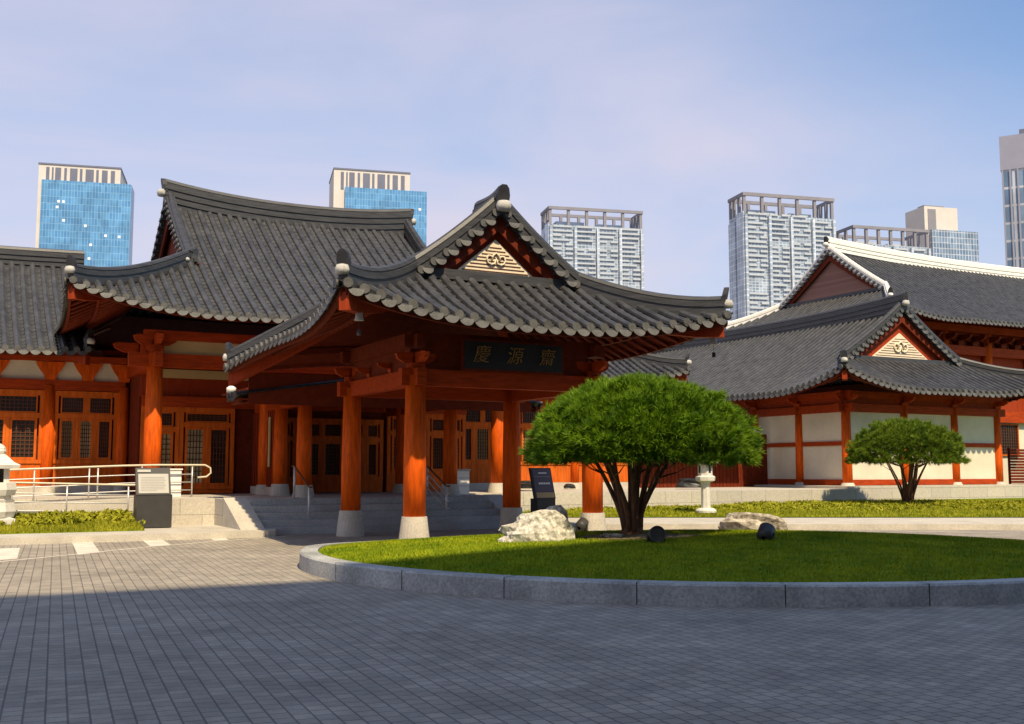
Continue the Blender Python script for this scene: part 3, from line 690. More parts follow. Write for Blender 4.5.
for x0, x1, pn in ((.08, 1.35, ['pane', 'paper_l']), (1.36, 3.1, ['pane', 'pane']), (3.11, 4.38, ['paper', 'pane'])):
    window_bay(eh, Tb, x0, x1, FZ + .02, 3.3, pn, 2, .5, .45)

# ------------------------------------------------------------------ main hall
mh = grid_root('main_hall', 2.0, 15.8, 'tall main hall with large curved grey tile roof behind the pavilion', 'hall')
HB = 10.8
for a in (-3.56, 7.56): column(mh, a, HB, FZ, 4.95, .24, .32)
for a in (-.02, 4.5): column(mh, a, HB + .9, FZ, 4.95, .23, .3)
column(mh, -3.56, 15.8, FZ, 4.95, .24, .3); column(mh, 7.56, 15.8, FZ, 4.95, .24, .3)
beam(mh, (-4.3, HB), (8.3, HB), 4.55, 4.95, .22); beam(mh, (-3.9, HB), (7.9, HB), 5.35, 5.62, .2)
beam(mh, (-3.56, HB - .6), (-3.56, 21), 4.547, 4.947, .22); beam(mh, (7.56, HB - .6), (7.56, 21), 4.547, 4.947, .22)
for a in (-3.56, -.02, 3.6, 7.56): bracket(mh, a, HB, 4.94, (0, -1), 1.0)
for b in (13.2, 15.8): bracket(mh, -3.56, b, 4.94, (-1, 0), 1.0)
s = MB(); s.box(-3.4, 7.4, HB + .02, HB + .10, 4.95, 5.35); s.build('frieze_panel', M['ochre'], mh)
s = MB(); s.box(-3.55, 7.55, 13.3, 13.36, 3.85, 5.6); s.build('upper_wall', M['board'], mh)
beam(mh, (-3.5, 13.2), (7.5, 13.2), 3.55, 3.88, .2)
s = MB(); s.box(-3.3, -.2, 13.15, 13.2, 4.45, 4.72); s.build('plaster_band', M['ochre'], mh)
Tm = wall_T(0, 13.25)
window_bay(mh, Tm, -3.5, -2.36, FZ + .02, 3.55, ['paper'], 1, .35, .45)
window_bay(mh, Tm, -2.35, -.65, FZ + .02, 3.55, ['paper_l', 'pane'], 1, .25, .30)
window_bay(mh, Tm, 4.55, 6.0, FZ + .02, 3.55, ['paper', 'pane'], 2, .7, .45); window_bay(mh, Tm, 6.01, 7.5, FZ + .02, 3.55, ['pane', 'paper'], 2, .7, .45)
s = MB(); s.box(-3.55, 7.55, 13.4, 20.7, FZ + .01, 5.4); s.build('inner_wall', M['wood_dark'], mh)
tiled_roof(mh, 1.9, 15.8, True, 7.4, 8.15, 4.30, 5.75, 10.45, .52, .80, 4.6, .40, .33, 2.4, .50, rafters=('side-', 'end+'), motif=False, sag=.34, raf_sp=.40)

# ------------------------------------------------------------------ side wings
def wing(a0, a1, label, bays, hip_right, ca, B, Bg, dm=None):
    w = grid_root('side_wing', (a0 + a1)/2, 16, label, 'hall')
    wb = 15.3
    for i in range(len(bays) + 1):
        column(w, bays[0][0] - .15 if i == 0 else bays[i-1][1] + .15, wb, FZ, 4.25, .19, .25)
    beam(w, (a0, wb), (a1, wb), 4.10, 4.42, .22)
    for (x0, x1, pn) in bays:
        window_bay(w, wall_T(0, wb), x0, x1, FZ + .27, 4.08, pn, 2, .80, .55)
        s = MB(); s.box(x0 - .05, x1 + .05, wb - .12, wb + .12, FZ, FZ + .265); s.build('plinth', M['granite'], w)
        # cream panels with curved wooden blocks above the beam
        s = MB(); s.box(x0 - .1, x1 + .1, wb + .02, wb + .06, 4.42, 5.0); s.build('plaster_panel', M['cream'], w)
    nblk = sum(2 for _ in bays) + 1
    for i in range(len(bays)):
        for xc in (bays[i][0] - .15, (bays[i][0] + bays[i][1])/2, bays[i][1] + .15):
            s = MB(); pr = [(-.15, 4.42), (.15, 4.42), (.19, 4.58), (.30, 4.72), (.44, 4.98), (-.44, 4.98), (-.30, 4.72), (-.19, 4.58)]
            fr = [(xc + x, wb - .10 - .002*i, z) for x, z in pr]; bk = [(x, wb + .0, z) for x, y, z in fr]; k = len(pr)
            s.add(fr + bk, [list(range(k)), list(range(k, 2*k))[::-1]] + [(j, (j+1) % k, k + (j+1) % k, k + j) for j in range(k)]); s.build('bracket_block', M['wood'], w)
    beam(w, (a0, wb - .02), (a1, wb - .02), 5.0, 5.2, .22)
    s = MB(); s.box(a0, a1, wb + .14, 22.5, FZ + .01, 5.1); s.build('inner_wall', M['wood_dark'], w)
    tiled_roof(w, ca, 19.1, True, 5.5, B, Bg, 5.15, 8.75, .48, .55 if hip_right else .1, 3.5, .1, .33, 1.7, .34, rafters=('side-',), sag=.1, raf_sp=.38, faces=('side-', 'side+', 'end-', 'end+') if hip_right else ('side-', 'side+'), front_gable=False, back_gable=False, caps=hip_right)
    return w
# in the turned roof frame the run along the ridge (y) is -a for side '-', so limits use the grid value
def cut_left(c): return 1.2 if abs(c + 999) < 0 else 99
wing(-16, -3.7, 'low left wing with orange lattice windows beneath the tiled eave', [(-15.9, -12.5, ['pane', 'paper_l', 'pane']), (-12.2, -9.3, ['pane', 'paper', 'pane']), (-9.0, -6.1, ['paper', 'pane', 'pane']), (-5.8, -3.9, ['paper', 'paper_l', 'pane'])], False, -11.1, 6.2, 6.2)
ex = MB()
wing(7.8, 16.2, 'low right wing with orange panels seen behind the pavilion', [(8.0, 10.4, ['pane', 'paper', 'pane']), (10.7, 13.1, ['paper', 'pane', 'pane']), (13.4, 15.9, ['pane', 'paper', 'pane'])], True, 12.2, 5.6, 2.0)
cw = grid_root('corridor_wall', 20, 16.5, 'red boarded corridor wall, darkened for shade, with tile coping behind the big pine', 'wall')
s = MB(); s.box(16.3, 24.1, 16.4, 16.6, FZ, 3.2); s.build('board_wall', M['wood_dark'], cw)  # eave shade put into the wall colour by the darker wood
s = MB()
for i in range(38): s.box(16.35 + .2*i, 16.37 + .2*i, 16.37, 16.40, FZ, 2.98)
s.build('wall_battens', M['wood_dark'], cw)
s = MB(); s.sweep([(16.3, 16.2, 3.2), (22.3, 16.2, 3.2)], 3.0, 0, .6, .3); s.tube([(16.3, 16.2, 3.84), (22.3, 16.2, 3.84)], .12); s.build('tile_coping', M['tile'], cw)  # coping widened into an overhang to shade the wall

# ------------------------------------------------------------------ right guest hall (hip and gable, cream walls)
GA, GB, GZ = 24.4, 11.85, .95
gh = grid_root('guest_hall', GA + 4.65, GB + 7, 'right-hand hall with cream plaster walls and grey tiled gable roof', 'hall')
s = MB(); s.box(GA - 1.1, GA + 10.6, GB - 1.15, GB + 21, 0, GZ); s.build('stone_base', M['ashlar'], gh)
fx = [0, 3.35, 6.47, 9.3]; sy = [0, 2.75, 5.6, 8.4, 11.2, 14, 16.8, 19.6]
for x_ in fx: column(gh, GA + x_, GB, GZ, 4.35, .20, .12)
for y_ in sy[1:]: column(gh, GA, GB + y_, GZ, 4.35, .20, .12)
beam(gh, (GA - .5, GB), (GA + 9.8, GB), 4.02, 4.36, .24); beam(gh, (GA, GB - .5), (GA, GB + 19.9), 4.017, 4.357, .24)
beam(gh, (GA - .4, GB), (GA + 9.7, GB), 4.62, 4.9, .2); beam(gh, (GA, GB - .4), (GA, GB + 19.8), 4.617, 4.897, .2)
def plaster_bay(T, x0, x1):
    for z0, z1 in ((1.20, 2.62), (2.80, 4.02)):
        s = MB(); s.T = T; s.box(x0, x1, -.02, .06, z0, z1); s.build('plaster_panel', M['cream'], gh)
    for z0, z1 in ((2.62, 2.80), (GZ + .02, 1.20)): s = MB(); s.T = T; s.box(x0, x1, -.09, .09, z0, z1); s.build('rail', M['woodh'], gh)
    s = MB(); s.T = T; s.box(x0, x1, -.03, .04, 4.357, 4.62); s.build('frieze_board', M['board'], gh)
for i in range(3): plaster_bay(wall_T(0, GB), GA + fx[i] + .17, GA + fx[i+1] - .17)
for i in range(7): plaster_bay(Matrix.Translation((GA, GB, 0)) @ Matrix.Rotation(R(-90), 4, 'Z'), -sy[i+1] + .17, -sy[i] - .17)
for x_ in fx: bracket(gh, GA + x_, GB, 4.30, (0, -1), .8)
for y_ in sy[1:]: bracket(gh, GA, GB + y_, 4.30, (-1, 0), .8)
tiled_roof(gh, GA + 4.65, 22.6, False, 6.75, 12.85, 9.7, 4.75, 8.6, .46, .95, 5, .35, .36, 2.3, .5, motif=True, rafters=('end-', 'side-'), raf_sp=.5, sag=.3)
# wall and slatted screen at the right end
an = grid_root('annex_wall', GA + 12, GB + 3, 'pale annex wall with dark lattice window right of the cream hall', 'wall')
s = MB(); s.box(GA + 9.9, GA + 18, GB + 3.0, GB + 3.4, .35, 4.3); s.build('wall', M['cream'], an)
window(an, wall_T(0, GB + 2.95), GA + 13.2, GA + 14.7, 2.3, 3.9, 8, 10, 'pane'); beam(an, (GA + 9.8, GB + 2.9), (GA + 18, GB + 2.9), 3.95, 4.5, .3)
sc_ = grid_root('slatted_screen', GA + 11, GB + 1, 'brown horizontal slat screen beside the cream hall', 'screen')
for x0, x1 in ((GA + 10.2, GA + 11.1), (GA + 11.2, GA + 14.4)):
    y0 = GB + (.8 if x0 > GA + 10.5 else 1.6)
    s = MB()
    for i in range(13): s.box(x0, x1, y0, y0 + .05, GZ - .1 + .135*i, GZ + .012 + .135*i)
    s.build('slats', M['wood_dark'], sc_)
    for x_ in (x0, x1 - .08): s = MB(); s.box(x_, x_ + .08, y0 + .055, y0 + .14, GZ - .2, GZ + 1.7); s.build('post', M['wood_dark'], sc_)

# ------------------------------------------------------------------ large hall behind
lh = grid_root('large_hall', 45, 26.2, 'large rear hall with white ridges and a brick gable', 'hall')
s = MB(); s.box(37, 62, 20.6, 32, 0, 10.3); s.build('wall', M['board'], lh)
for a in (37, 40.6, 44.2, 47.8, 51.4): column(lh, a, 20.4, .6, 9.4, .28, .3)
beam(lh, (36.5, 20.4), (58, 20.4), 8.1, 8.6, .3); beam(lh, (36.5, 20.4), (58, 20.4), 9.4, 9.8, .3)
for i in range(14): bracket(lh, 37 + 1.2*i, 20.4, 8.6, (0, -1), 1.1, M['wood_dark'])
for i in range(5):
    s = MB(); s.box(37.5 + 3.6*i, 40.1 + 3.6*i, 20.5, 20.58, 6.3, 7.4); s.build('plaster_panel', M['ochre'], lh)
tiled_roof(lh, 51.0, 26.2, True, 8.0, 16.8, 13.1, 9.6, 14.5, .54, .8, 5, .4, .36, 2.3, .55, white=True, brick=True, rafters=('side-', 'end+'), raf_sp=.55, sag=.4)

# ------------------------------------------------------------------ stair handrails, bells, small things on the terrace
for a, lab in ((-.55, 'short steel handrail on the left of the steps'), (3.3, 'steel handrail with three bars on the right of the steps')):
    h = grid_root('stair_handrail', a, 6, lab, 'handrail')
    zf = lambda b: FZ*min(1, max(.2, (b - 4.9)/1.9))
    for b in (5.6, 6.9): p = MB(); p.tube([(a, b, zf(b)), (a, b, zf(b) + .85)], .03, 8); p.build('post', M['steel'], h, True)
    for k in ((.85,) if a < 0 else (.25, .45, .65, .85)): p = MB(); p.tube([(a, 5.4, zf(5.6) + k), (a, 5.6, zf(5.6) + k), (a, 6.9, zf(6.9) + k), (a, 7.2, zf(6.9) + k)], .022, 8); p.build('rail', M['steel' if k < .8 else 'lattice'], h, True)
def bell(p, label, k=.8):
    b = root('hanging_bell', p, label, 'bell', 'wind bells under the eave corners')
    s = MB(); s.lathe([(.012, .26), (.05, .25), (.085, .20), (.095, .06), (.12, 0), (.10, 0)], (0, 0, -.1), 14); s.build('bell', M['granite_d'], b, True)
    s = MB(); s.tube([(0, 0, .16), (0, 0, .42)], .008, 6); s.build('chain', M['black'], b)
    b.scale = (k, k, k)
    s = MB(); s.tube([(0, 0, -.1), (0, 0, -.32)], .006, 6); s.box(-.05, .05, -.004, .004, -.46, -.32); s.build('clapper', M['black'], b)
bell(G(-2.0, -1.95, 4.52), 'small grey wind bell under the near left pavilion eave corner'); bell(G(W_ + 2.05, -1.95, 4.52), 'small wind bell hanging under the right pavilion eave corner')
wb_ = grid_root('white_cabinet', 5.55, 9.6, 'small pale stone cabinet at the top of the steps', 'cabinet')
s = MB(); s.box(5.3, 5.8, 9.35, 9.85, FZ, FZ + .72); s.build('body', M['white'], wb_)
s = MB(); s.box(5.27, 5.83, 9.32, 9.88, FZ + .722, FZ + .78); s.build('top', M['granite_d'], wb_)
for zz in (.25, .5): s = MB(); s.box(5.30, 5.80, 9.340, 9.348, FZ + zz, FZ + zz + .012); s.build('seam', M['granite_d'], wb_)
wc = grid_root('white_cabinet', -3.2, 10.3, 'low white utility box behind the far ramp railing', 'cabinet')
s = MB(); s.box(-3.45, -2.85, 10.15, 10.45, FZ, FZ + .75); s.build('body', M['white'], wc); s = MB(); s.box(-3.48, -2.82, 10.12, 10.48, FZ + .752, FZ + .79); s.build('top', M['white'], wc)
def boulder(name, c, sz, m, label, seed, group=None, rz=0, flat=.35, wedge=0, ex=.72):
    rr_ = random.Random(seed); me = MB(); v, f = [], []; n_, m_ = 22, 14
    ph = [(rr_.uniform(.8, 4.5), rr_.uniform(.8, 4.5), rr_.uniform(.8, 4.5), rr_.uniform(0, 6.3)) for _ in range(9)]
    for j in range(m_+1):
        t = math.pi*j/m_
        for i in range(n_):
            a = 2*math.pi*i/n_; d = Vector((math.sin(t)*math.cos(a), math.sin(t)*math.sin(a), math.cos(t)))
            e = Vector(tuple(math.copysign(abs(x_)**ex, x_) for x_ in d))
            r_ = 1 + sum(math.sin(p[0]*d.x*1.6 + p[1]*d.y*1.6 + p[2]*d.z*1.6 + p[3])*(.075 if k < 5 else .04) for k, p in enumerate(ph)) + rr_.uniform(-.02, .02)
            X_ = e.x*sz[0]*r_; v.append((X_, e.y*sz[1]*r_, max(-sz[2]*flat, e.z*sz[2]*r_*(1 + wedge*X_/sz[0]))))
    for j in range(m_):
        for i in range(n_): f.append((j*n_+i, (j+1)*n_+i, (j+1)*n_+(i+1) % n_, j*n_+(i+1) % n_))
    me.add(v, f); o = me.build(name, m); o.location = c; o.rotation_euler = (0, 0, rz); return tag(o, label, 'rock', group)
boulder('boulder', G(8.0, 11.0, FZ + .12), (.22, .18, .20), M['rock'], 'small pale rounded stone beside the lit red column', 5)
boulder('boulder', G(10.6, 14.6, FZ + .12), (.50, .25, .18), M['black'], 'long dark stone on the terrace left of the info panel', 6)
boulder('boulder', G(12.6, 14.6, FZ + .08), (.22, .18, .12), M['black'], 'small dark stone on the terrace right of the info panel', 8)
boulder('boulder', G(17.4, 13.2, FZ + .15), (.60, .35, .26), M['black'], 'dark lumpy stone on the terrace beside the right lantern', 9)

# ------------------------------------------------------------------ signs
sg = grid_root('info_stele', -4.12, 7.15, 'grey information stele on black base in the left planting bed', 'sign')
sg.scale = (.89, .89, .89); sb = Vector((-4.12, 7.15, .31)); 
s = MB(); s.box(sb.x - .48, sb.x + .48, sb.y - .28, sb.y + .28, sb.z - .12, sb.z + .80); s.build('base', M['sign_dark'], sg)
def slant(x0, x1, y0, z0, y1, z1, th):
    s = MB(); fr = [(x0, y0, z0), (x1, y0, z0), (x1, y1, z1), (x0, y1, z1)]; bk = [(x, y + th, z) for x, y, z in fr]
    s.add(fr + bk, [(0, 1, 2, 3), (7, 6, 5, 4), (0, 4, 5, 1), (1, 5, 6, 2), (2, 6, 7, 3), (3, 7, 4, 0)]); return s
slant(sb.x - .50, sb.x + .44, sb.y - .30, sb.z + .80, sb.y - .02, sb.z + 1.55, .16).build('head', M['sign_dark'], sg)
slant(sb.x - .44, sb.x + .38, sb.y - .300, sb.z + .84, sb.y - .098, sb.z + 1.38, .05).build('face', M['sign_grey'], sg)
for i in range(9):
    t0 = .12 + .085*i; fy = lambda t: sb.y - .300 + .202*t - .004; fz = lambda t: sb.z + .84 + .54*t
    slant(sb.x - .38, sb.x + .30 - (.25 if i == 0 else .02*(i % 3)), fy(t0), fz(t0), fy(t0 + .028), fz(t0 + .028), .02).build('text_line', M['sign_line'], sg)
slant(sb.x - .46, sb.x - .10, sb.y - .089, sb.z + 1.43, sb.y - .063, sb.z + 1.50, .03).build('title_strip', M['sign_grey'], sg)
ip = grid_root('information_sign', 5.9, 6.2, 'dark information panel with violet face and tan strip beside the steps', 'sign')
c_ = Vector((6.15, 5.3, .1)); ip.location = G(6.15, 5.3); OFF[ip.name] = (6.15, 5.3, 0)
s = MB(); s.box(c_.x - .29, c_.x + .29, c_.y - .2, c_.y + .2, 0, .80); s.build('base', M['sign_dark'], ip)
slant(c_.x - .36, c_.x + .29, c_.y - .22, .80, c_.y + .08, 1.66, .12).build('head', M['sign_dark'], ip)
slant(c_.x - .32, c_.x + .26, c_.y - .165, .985, c_.y + .056, 1.62, .02).build('face', M['sign_violet'], ip)
slant(c_.x - .31, c_.x + .26, c_.y - .219, .83, c_.y - .170, .975, .02).build('strip', M['sign_tan'], ip)
def face_y(z): return c_.y - .165 + (z - .985)/(1.62 - .985)*.221 - .012
slant(c_.x - .14, c_.x + .12, face_y(1.50), 1.50, face_y(1.53), 1.53, .02).build('title_strip', M['white'], ip)
slant(c_.x - .28, c_.x + .22, face_y(1.41), 1.41, face_y(1.418), 1.418, .02).build('rule_line', M['sign_grey'], ip)
for i in range(5): slant(c_.x - .18 + .075*i, c_.x - .13 + .075*i, face_y(1.20), 1.20, face_y(1.25), 1.25, .02).build('text_mark', M['white'], ip)

# ------------------------------------------------------------------ lanterns
def lantern_pole(p, s_, label):
    o = root('stone_lantern', p, label, 'lantern', 'stone lanterns', TH)
    def part(name, prof, n=8, par=o, m='lantern', sm=False): q = MB(); q.lathe([(r*s_, z*s_) for r, z in prof], (0, 0, 0), n, sq=True); return q.build(name, M[m], par, sm)
    part('base', [(.34, 0), (.34, .07), (.27, .13), (.20, .15)], 16); part('shaft', [(.165, .15), (.145, .80), (.165, .98)], 8)
    part('tray', [(.20, .98), (.32, 1.03), (.335, 1.15), (.28, 1.19)], 8)
    b = part('lamp_chamber', [(.25, 1.19), (.25, 1.62)], 8)
    w = MB()
    for i in range(4):
        w.T = Matrix.Rotation(R(45*(2*i+0) ), 4, 'Z'); w.box(.228*s_, .236*s_, -.045*s_, .045*s_, 1.28*s_, 1.53*s_)
    w.build('opening', M['black'], b)
    part('roof', [(.47, 1.60), (.48, 1.66), (.30, 1.78), (.12, 1.86), (.05, 1.88)], 8)
    q = MB(); q.ball((0, 0, 1.90*s_), .075*s_); q.build('finial', M['lantern'], o, True)
def lantern_square(p, label):
    o = root('stone_lantern', p, label, 'lantern', 'stone lanterns', TH); o.scale = (.86, .86, .86)
    def part(name, prof, n=4, par=o): q = MB(); q.lathe(prof, (0, 0, 0), n, sq=True); return q.build(name, M['lantern'], par)
    part('base', [(.62, -.25), (.62, .10), (.46, .14)]); part('pedestal', [(.44, .14), (.50, .30), (.44, .55), (.46, .62)], 8)
    part('waist', [(.36, .62), (.36, .74)], 8); part('drum', [(.44, .74), (.50, .9), (.46, 1.10)], 8)
    for i in range(4):
        a = R(45 + 90*i); q = MB(); c = (.26*math.cos(a), .26*math.sin(a)); q.box(c[0]-.07, c[0]+.07, c[1]-.07, c[1]+.07, 1.10, 1.48); q.build('post', M['lantern'], o)
    q = MB(); q.box(-.1, .1, -.1, .1, 1.101, 1.479); q.build('lamp', M['pane'], o)
    part('roof', [(.68, 1.48), (.72, 1.58), (.50, 1.66), (.22, 1.86), (.16, 1.88)])
    part('finial', [(.14, 1.88), (.17, 1.96), (.15, 2.02), (.15, 2.05), (.10, 2.12), (.02, 2.17)], 10)
lantern_pole(on(706, 512.5, .24), .99, 'tall white stone lantern on slim shaft beside the big pine')
lantern_square(G(-7.66, 7.3, .36), 'squat carved white stone lantern in the left planting bed')

# ------------------------------------------------------------------ island things: boulders, floodlights, pines
def isl_pt(px, py):
    p = on(px, py, .4)
    for _ in range(8): p = on(px, py, mound(p.x, p.y))
    return p
p = isl_pt(537, 541); boulder('boulder', p + Vector((0, .25, .02)), (.62, .42, .46), M['rock'], 'pale speckled boulder on the lawn left of the big pine', 27, wedge=.42, ex=.9)
p = isl_pt(754, 533); boulder('boulder', p + Vector((0, .05, .13)), (.70, .34, .31), M['rock_b'], 'low brown and white boulder on the lawn right of the big pine', 33)
p = isl_pt(612, 537); boulder('boulder', p, (.18, .13, .06), M['rock_b'], 'tiny flat stone at the foot of the big pine', 40)
def floodlight(px, py, az, label, tilt=50):
    p = isl_pt(px, py); o = root('floodlight', p, label, 'floodlight', 'ground floodlights', az)
    o.scale = (.82, .82, .82)
    s = MB(); s.T = Matrix.Translation((0, 0, .14)) @ Matrix.Rotation(R(tilt), 4, 'X')
    s.lathe([(.05, -.17), (.13, -.15), (.16, -.08), (.165, .13), (.15, .13), (.145, .09)], (0, 0, 0), 20, caps=False); b = s.build('housing', M['sign_dark'], o, True)
    s = MB(); s.T = Matrix.Translation((0, 0, .14)) @ Matrix.Rotation(R(tilt), 4, 'X'); s.lathe([(.146, .085), (.146, .095)], (0, 0, 0), 20); s.build('lens', M['pane'], b)
    s = MB(); s.box(-.18, -.165, -.03, .03, -.02, .15); s.box(.165, .18, -.03, .03, -.02, .15); s.box(-.18, .18, -.03, .03, -.03, -.015); s.build('bracket', M['black'], o)
floodlight(656, 542.5, R(10), 'round black floodlight on the grass just right of the pine trunk', 75)
floodlight(766, 540, R(150), 'round black floodlight in front of the low brown boulder', 55)
floodlight(582, 530, R(140), 'round black floodlight between pale boulder and pine trunk', 60)

def pine(base, crown_w, crown_bot, crown_top, label, n_pads, tufts, trunks, seed, m, nl=.13, cx=0, spread=.78):
    r_ = np.random.default_rng(seed); rd = random.Random(seed)
    o = root('pine_tree', base, label, 'tree', 'umbrella pines')
    rx = crown_w/2; rh = crown_top - crown_bot
    # limbs
    tips = []
    for i in range(trunks):
        az = 2*math.pi*(i + rd.uniform(-.25, .25))/trunks; q = rd.uniform(.5, .95) if i % 3 else rd.uniform(.25, .5)
        ex, ey = rx*spread*q*math.cos(az), rx*spread*q*math.sin(az); ez_ = crown_bot + rh*(.28 + .45*(1 - q))
        pts = []; w1, w2 = rd.uniform(-.06, .06), rd.uniform(-.06, .06); f0 = .06*rx
        for k in range(9):
            t = k/8; hz = t**1.25
            pts.append((f0*math.cos(az)*(1 - t) + ex*hz + w1*math.sin(5*t + i), f0*math.sin(az)*(1 - t) + ey*hz + w2*math.sin(4.4*t + 2*i), -.05 + (ez_ + .05)*t**.86))
        r0 = .027*rx*rd.uniform(.7, 1.15)*(1.15 if q < .4 else .9)
        s = MB(); s.tube(pts, [r0*(1 - .72*k/8) + .004 for k in range(9)], 8)
        # side branches stay part of the limb
        for k in range(5):
            j = rd.choice([4, 5, 6, 6, 7]); p0 = Vector(pts[j]); a2 = az + rd.uniform(-1.3, 1.3); ln = rx*rd.uniform(.22, .42)
            e = p0 + Vector((ln*math.cos(a2), ln*math.sin(a2), ln*rd.uniform(.25, .7))); mid = (p0 + e)/2 + Vector((0, 0, -.03))
            s.tube([p0, mid, e], [r0*.34, r0*.24, r0*.10], 6)
        s.build('limb', M['bark'], o, True)
    s = MB(); s.lathe([(.13*rx, -.08), (.095*rx, .05), (.08*rx, .14), (.05*rx, .24), (.02*rx, .28)], (0, 0, 0), 14); s.build('trunk', M['bark'], o, True)
    # crown: pads of needle tufts over a dome
    C_, Nn = [], []
    for i in range(n_pads):
        u = (i + .5)/n_pads; ph = i*2.39996; ct = 1 - u*1.06; st_ = math.sqrt(max(0, 1 - ct*ct))
        lay = r_.uniform(.82, 1.04); rr0 = 1 + .05*math.sin(3*ph + seed) 
        c = np.array([rx*.90*rr0*st_*math.cos(ph)*lay, rx*.90*rr0*st_*math.sin(ph)*lay, crown_bot + rh*.92*(max(ct, -.04))**.85*lay if ct > 0 else crown_bot + rh*ct])
        nrm = np.array([st_*math.cos(ph)*.8, st_*math.sin(ph)*.8, max(ct, .05) + .25]); nrm /= np.linalg.norm(nrm)
        k = tufts; pr = rx*r_.uniform(.05, .105)
        off = r_.normal(size=(k, 3))*np.array([pr, pr, pr*.45])*.62
        C_.append(c + off); dn = nrm + r_.normal(size=(k, 3))*.38 + off/pr*.35; Nn.append(dn)
    C_ = np.concatenate(C_)
    ee = np.sqrt((C_[:, 0]/rx)**2 + (C_[:, 1]/rx)**2 + (np.maximum(C_[:, 2] - crown_bot, 0)/rh)**2); az_ = np.arctan2(C_[:, 1], C_[:, 0]); lim = .945 + .035*np.sin(5*az_ + seed + 4*C_[:, 2]/rh) + .03*np.sin(11*az_ + 2*seed - 7*C_[:, 2]/rh)
    f_ = np.where(ee > lim, (lim + .05*r_.uniform(-1.6, 1, len(ee)))/ee, 1)
    C_[:, 0] *= f_; C_[:, 1] *= f_; C_[:, 2] = np.where(C_[:, 2] > crown_bot, crown_bot + (C_[:, 2] - crown_bot)*f_, np.maximum(C_[:, 2], crown_bot - .10*r_.uniform(0, 1, len(C_)))); Nn = np.concatenate(Nn); Nn /= np.linalg.norm(Nn, axis=1)[:, None]
    nn = 22; T_ = len(C_)
    d = Nn[:, None, :] + r_.normal(size=(T_, nn, 3))*.42; d /= np.linalg.norm(d, axis=2)[..., None]
    L_ = nl*r_.uniform(.7, 1.2, (T_, nn, 1)); sd = np.cross(d, r_.normal(size=(T_, nn, 3))); sd /= np.linalg.norm(sd, axis=2)[..., None]
    w = nl*.042; b = C_[:, None, :]
    tri = np.stack([b - sd*w, b + sd*w, b + d*L_], 2).reshape(-1, 3)
    tri[:, 0] += cx
    raw_mesh('crown', tri, 3, m, o)
    return o
sp_ = MB(); v = [(2.1, 18.55, mound(2.1, 18.55) + .012)]; f = []
for i in range(40):
    a = 2*math.pi*i/40; k_ = 1 + .12*math.sin(3*a + 1) + .07*math.sin(7*a)
    x, y = 2.1 + 1.02*k_*math.cos(a), 18.55 + .56*k_*math.sin(a); v.append((x, y, mound(x, y) + .008)); f.append((0, 1 + i, 1 + (i+1) % 40))
sp_.add(v, f); tag(sp_.build('soil', mat('bare_earth', (.13, .095, .05), .95, .4, 7, bump=.6, bscale=40, col2=(.24, .19, .10), fine=.3)), 'bare earth patch round the big pine', None, None, 'structure')
tb = isl_pt(632, 534)
dY = tb.y
pine(tb, 232/1080*dY, at(640, 458, dY).z - tb.z, at(640, 377, dY).z - tb.z, 'large green umbrella pine with several trunks on the island lawn', 430, 38, 11, 3, M['needle'], .145, cx=.17)
tb2 = at(908, 501, 40.5); tb2.z = zr(0, 40.5)
pine(tb2, 118/1080*40.5, at(908, 461, 40.5).z - tb2.z, at(908, 418, 40.5).z - tb2.z, 'smaller umbrella pine on the right lawn before the cream wall', 300, 26, 11, 11, M['needle_b'], .16)

# manhole on the sidewalk
mn = MB(); p = on(120, 527.5, .15); mn.lathe([(.36, 0), (.36, .006)], (0, 0, 0), 24); o = mn.build('manhole_cover', M['sign_dark']); o.location = p + Vector((0, 0, .002)); tag(o, 'dark round manhole cover in the left sidewalk', 'manhole')

# ------------------------------------------------------------------ towers far behind
def facade_mat(name, c1, c2, mortar, bw, rh, ms=.05, rough=.3, spec=.5):
    m = bpy.data.materials.new(name); m.use_nodes = True; n, l = m.node_tree.nodes, m.node_tree.links
    b = n['Principled BSDF']; b.inputs['Roughness'].default_value = rough; b.inputs['Specular IOR Level'].default_value = spec
    t = n.new('ShaderNodeTexCoord'); sx = n.new('ShaderNodeSeparateXYZ'); ad = n.new('ShaderNodeMath'); cm = n.new('ShaderNodeCombineXYZ')
    k = n.new('ShaderNodeTexBrick'); k.offset = 0; k.inputs['Scale'].default_value = 1; k.inputs['Brick Width'].default_value = bw; k.inputs['Row Height'].default_value = rh; k.inputs['Mortar Size'].default_value = ms; k.inputs['Bias'].default_value = -.2
    k.inputs['Color1'].default_value = (*c1, 1); k.inputs['Color2'].default_value = (*c2, 1); k.inputs['Mortar'].default_value = (*mortar, 1)
    z = n.new('ShaderNodeTexNoise'); z.inputs['Scale'].default_value = .12; z.inputs['Detail'].default_value = 4
    r = n.new('ShaderNodeMapRange'); r.inputs['From Min'].default_value = .3; r.inputs['From Max'].default_value = .7; r.inputs['To Min'].default_value = .75; r.inputs['To Max'].default_value = 1.25
    sc = n.new('ShaderNodeVectorMath'); sc.operation = 'SCALE'
    l.new(t.outputs['Object'], sx.inputs[0]); l.new(sx.outputs[0], ad.inputs[0]); l.new(sx.outputs[1], ad.inputs[1]); l.new(ad.outputs[0], cm.inputs[0]); l.new(sx.outputs[2], cm.inputs[1]); l.new(cm.outputs[0], k.inputs[0])
    l.new(t.outputs['Object'], z.inputs[0]); l.new(z.outputs[0], r.inputs[0]); l.new(k.outputs[0], sc.inputs[0]); l.new(r.outputs[0], sc.inputs['Scale']); l.new(sc.outputs[0], b.inputs['Base Color']); return m
